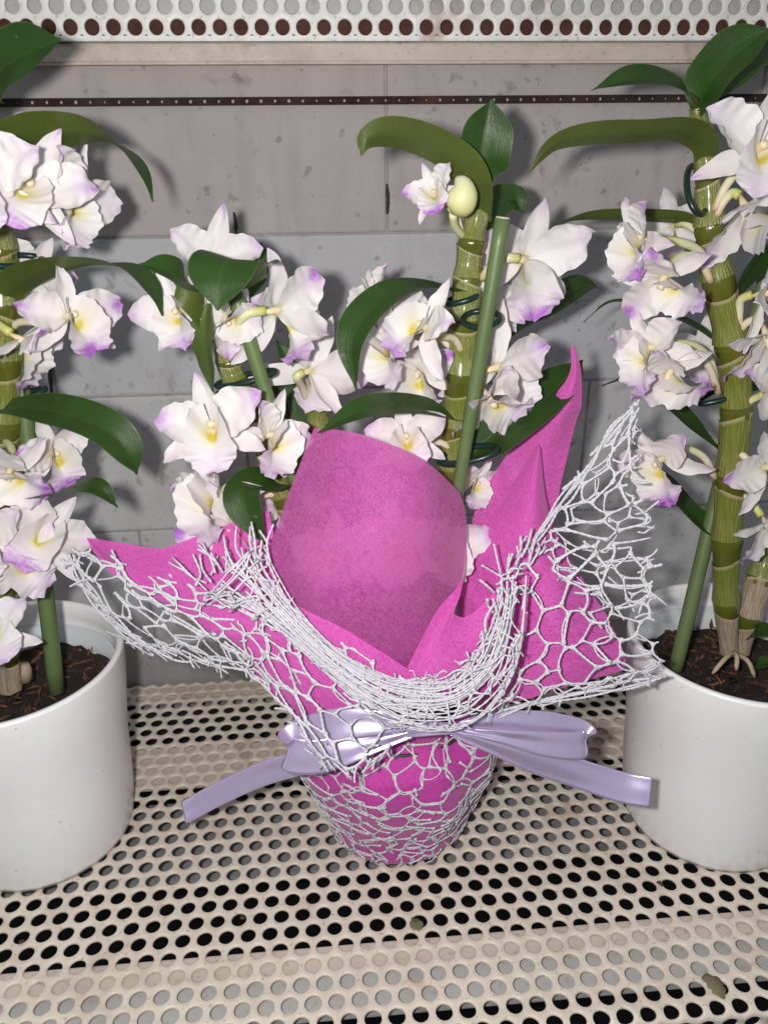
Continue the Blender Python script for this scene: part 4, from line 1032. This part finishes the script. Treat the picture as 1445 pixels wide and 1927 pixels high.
def fringe(name, roots, n, L, seed, r0=.0007):
    """loose cut thread ends; roots: (px, py, Y, dir right, dir up)"""
    r = np.random.default_rng(seed); mb = MB(); Rt = smooth_path(roots, n)
    for q in Rt:
        p = np.array(at(q[0]+r.normal()*6, q[1]+r.normal()*6, q[2]+r.normal()*.002)); d = np.array(screen_dir(q[3]+r.normal()*.3, q[4]+r.normal()*.2, r.normal()*.3)); l = L*r.uniform(.45, 1.25)
        c_ = r.normal(size=3)*l*.12; k = int(max(6, l/.001)); pa = smooth_path([p-d*l*.3, p+d*l*.35+c_, p+d*l], k)
        mb.tube(pa, r0*r.uniform(.8, 1.2)*(1+.22*np.where(np.arange(k) % 2, 1, -1)), 5, True)
        if r.uniform() < .4:
            j = k*2//3; d2 = d+r.normal(size=3)*.7; mb.tube([pa[j], pa[j]+d2*.002, pa[j]+d2*.0045], r0*.9, 5, True)
    o = wobj(name, mb.verts(), mb.F, M['lace'], ln); o['kind'] = 'stuff'
fringe('thread_ends', [(370, 1092, .352, -.5, .6), (405, 1075, .350, -.3, .8), (440, 1062, .348, -.25, .95), (480, 1052, .346, -.05, 1), (505, 1050, .346, .05, 1)], 24, .013, 51, .00056)
fringe('thread_ends', [(930, 1110, .336, -.5, .4), (960, 1068, .338, .1, 1), (985, 1048, .340, .3, 1), (1015, 1050, .342, .7, .6)], 13, .012, 52, .00056)
def edge_fringe(sheet, edges, n, L, seed, r0=.00055):
    """cut ends that grow out of a net's border; edges: list of 'u0','u1','v0','v1'"""
    r = np.random.default_rng(seed); mb = MB()
    for e in edges:
        for i in range(n):
            q = (i+r.uniform(.1, .9))/n; u, v = {'u0': (.12, q), 'u1': (.88, q), 'v0': (q, .07), 'v1': (q, .90)}[e]
            du, dv = {'u0': (-1, 0), 'u1': (1, 0), 'v0': (0, -1), 'v1': (0, 1)}[e]
            a = sheet(u, v, .0012); b = sheet(u+du*.04, v+dv*.04, .0012); d = (b-a)/(np.linalg.norm(b-a)+1e-9)+r.normal(size=3)*.35; d /= np.linalg.norm(d)
            l = L*r.uniform(.5, 1.4); k = int(max(6, l/.001)); pa = smooth_path([a, a+d*l*.5+r.normal(size=3)*l*.06, a+d*l], k)
            mb.tube(pa, r0*r.uniform(.8, 1.2)*(1+.2*np.where(np.arange(k) % 2, 1, -1)), 5, True)
            if r.uniform() < .35:
                d2 = d+r.normal(size=3)*.8; mb.tube([pa[k*2//3], pa[k*2//3]+d2*.0018, pa[k*2//3]+d2*.004], r0, 5, True)
    o = wobj('thread_ends', mb.verts(), mb.F, M['lace'], ln); o['kind'] = 'stuff'
edge_fringe(N['left'], ['v0', 'u1'], 11, .008, 53); edge_fringe(N['left_low'], ['v0', 'u1'], 9, .007, 56)
edge_fringe(N['right_up'], ['v1'], 10, .008, 54); edge_fringe(N['right'], ['v1'], 6, .008, 57)
fringe('thread_ends', [(850, 1290, .312, .9, .3), (890, 1250, .312, .7, .7), (930, 1190, .316, .4, .9), (945, 1130, .324, -.3, .9)], 10, .012, 55, .00058)

# ------------------------------------------------------------------ ribbon
rb = thing('ribbon', 'shiny lilac ribbon bow tied round the neck of the wrap', 'ribbon', tuple(at(790, 1372, .322)))
def band(name, pts, w, parent=rb, n=90):
    """pts: (px, py, Y, width direction right, up, towards)"""
    A = smooth_path([tuple(at(*p[:3]))+tuple(p[3:]) for p in pts], n); C = A[:, :3]; T = np.gradient(C, axis=0); V = []; UV = []; s = 0
    for i in range(n):
        if i: s += np.linalg.norm(C[i]-C[i-1])
        ws = A[i, 6]; d = np.array(screen_dir(*A[i, 3:6])); t_ = T[i]/np.linalg.norm(T[i]); d = d-t_*d.dot(t_); d /= np.linalg.norm(d); nn = np.cross(t_, d)
        for j in range(13): v = -1+2*j/12; V.append(C[i]+d*(v*w*ws/2)+nn*((.00025+.0022*max(0., 1-ws))*math.cos(v*4.7)*.5+.00025*math.sin(s*420+v*3)*max(0., 1-ws))); UV.append((s, v*w/2))
    o = wobj(name, V, grid_faces(n, 13), M['ribbon'], parent, uv=UV)
    md = o.modifiers.new('thick', 'SOLIDIFY'); md.thickness = .00012; return o
band('tail', [(775, 1382, .322, 0, 1, 0, .35), (700, 1400, .325, .15, 1, .1, .7), (610, 1424, .338, .25, 1, .2, 1), (500, 1455, .352, .3, .9, .15, 1), (420, 1490, .361, .38, .9, .10, 1), (345, 1530, .366, .45, .85, .0, 1)], .0138)
band('loop', [(785, 1372, .321, 0, 1, 0, .3), (710, 1360, .321, .1, 1, -.1, .75), (630, 1366, .324, .1, 1, -.1, .95), (566, 1386, .328, .2, 1, -.05, 1), (543, 1408, .3255, .25, .95, 0, 1.05), (550, 1422, .3205, .28, .95, .1, 1.08), (600, 1424, .3180, .30, .95, .05, 1), (680, 1402, .3175, .40, .9, -.15, .75), (785, 1374, .319, .3, .9, -.1, .25)], .0185)
band('loop', [(850, 1370, .320, 0, 1, .1, .25), (920, 1358, .321, 0, 1, .1, .7), (1010, 1362, .322, 0, 1, .0, 1), (1080, 1374, .3235, 0, 1, 0, 1), (1103, 1390, .3215, .05, 1, 0, 1.05), (1090, 1404, .3165, .08, 1, -.05, 1.1), (1020, 1400, .3135, .10, 1, .0, .95), (940, 1386, .314, .15, 1, .15, .55), (850, 1372, .318, .2, 1, .2, .22)], .0138)
band('tail', [(850, 1376, .321, 0, 1, 0, .3), (920, 1398, .319, .2, 1, .1, .65), (1010, 1430, .317, .2, .95, .15, 1), (1100, 1460, .314, .15, 1, .1, 1), (1170, 1482, .310, .1, 1, -.10, 1), (1224, 1492, .305, .25, .95, .0, 1)], .0165)
band('knot', [(752, 1380, .321, .2, 1, .2, .6), (785, 1374, .3160, .1, 1, .1, 1), (820, 1371, .3150, 0, 1, .0, 1), (872, 1374, .3180, .1, 1, .2, .6)], .0075)

# ------------------------------------------------------------------ litter on the shelf
def litter(name, pts, w, mat, label, cat, lift=.0012):
    V = []; sp = smooth_path([tuple(atz(p[0], p[1], lift)) for p in pts], 12); T, _, _ = frames(sp)
    for i in range(12):
        t = i/11; s = np.cross(T[i], (0, 0, 1)); ww = w/2*max(.08, math.sin(math.pi*(.08+.88*t))**.8)
        for v in (-1, 0, 1): V.append(sp[i]+s*v*ww*(1+.2*math.sin(t*19))+np.array((0, 0, .0008*abs(v)+.0006*math.sin(5*t))))
    o0 = Vector(sp[0]); o = wobj(name, V, grid_faces(12, 3), mat, None, origin=o0); md = o.modifiers.new('thick', 'SOLIDIFY'); md.thickness = .0003
    return tag(o, label, cat)
litter('fallen_leaf', [(1322, 1838), (1345, 1856), (1362, 1880)], .0085, M['dry_leaf'], 'small dried olive leaf near the lower right corner of the shelf', 'dry leaf')
litter('leaf_scrap', [(773, 1746), (783, 1742), (796, 1738)], .0085, M['dry_leaf'], 'torn grey green leaf scrap on a hole below the pink pot', 'leaf scrap')
litter('bark_crumb', [(37, 1778), (41, 1774), (44, 1769)], .0022, M['debris'], 'tiny brown crumb between the front holes at lower left', 'crumb')
litter('bark_crumb', [(1235, 1662), (1242, 1665), (1248, 1667)], .0028, M['debris'], 'tiny brown crumb in front of the right white pot', 'crumb')
litter('bark_crumb', [(452, 1730), (457, 1729), (461, 1728)], .0025, M['debris'], 'tiny dark crumb left below the pink pot', 'crumb')
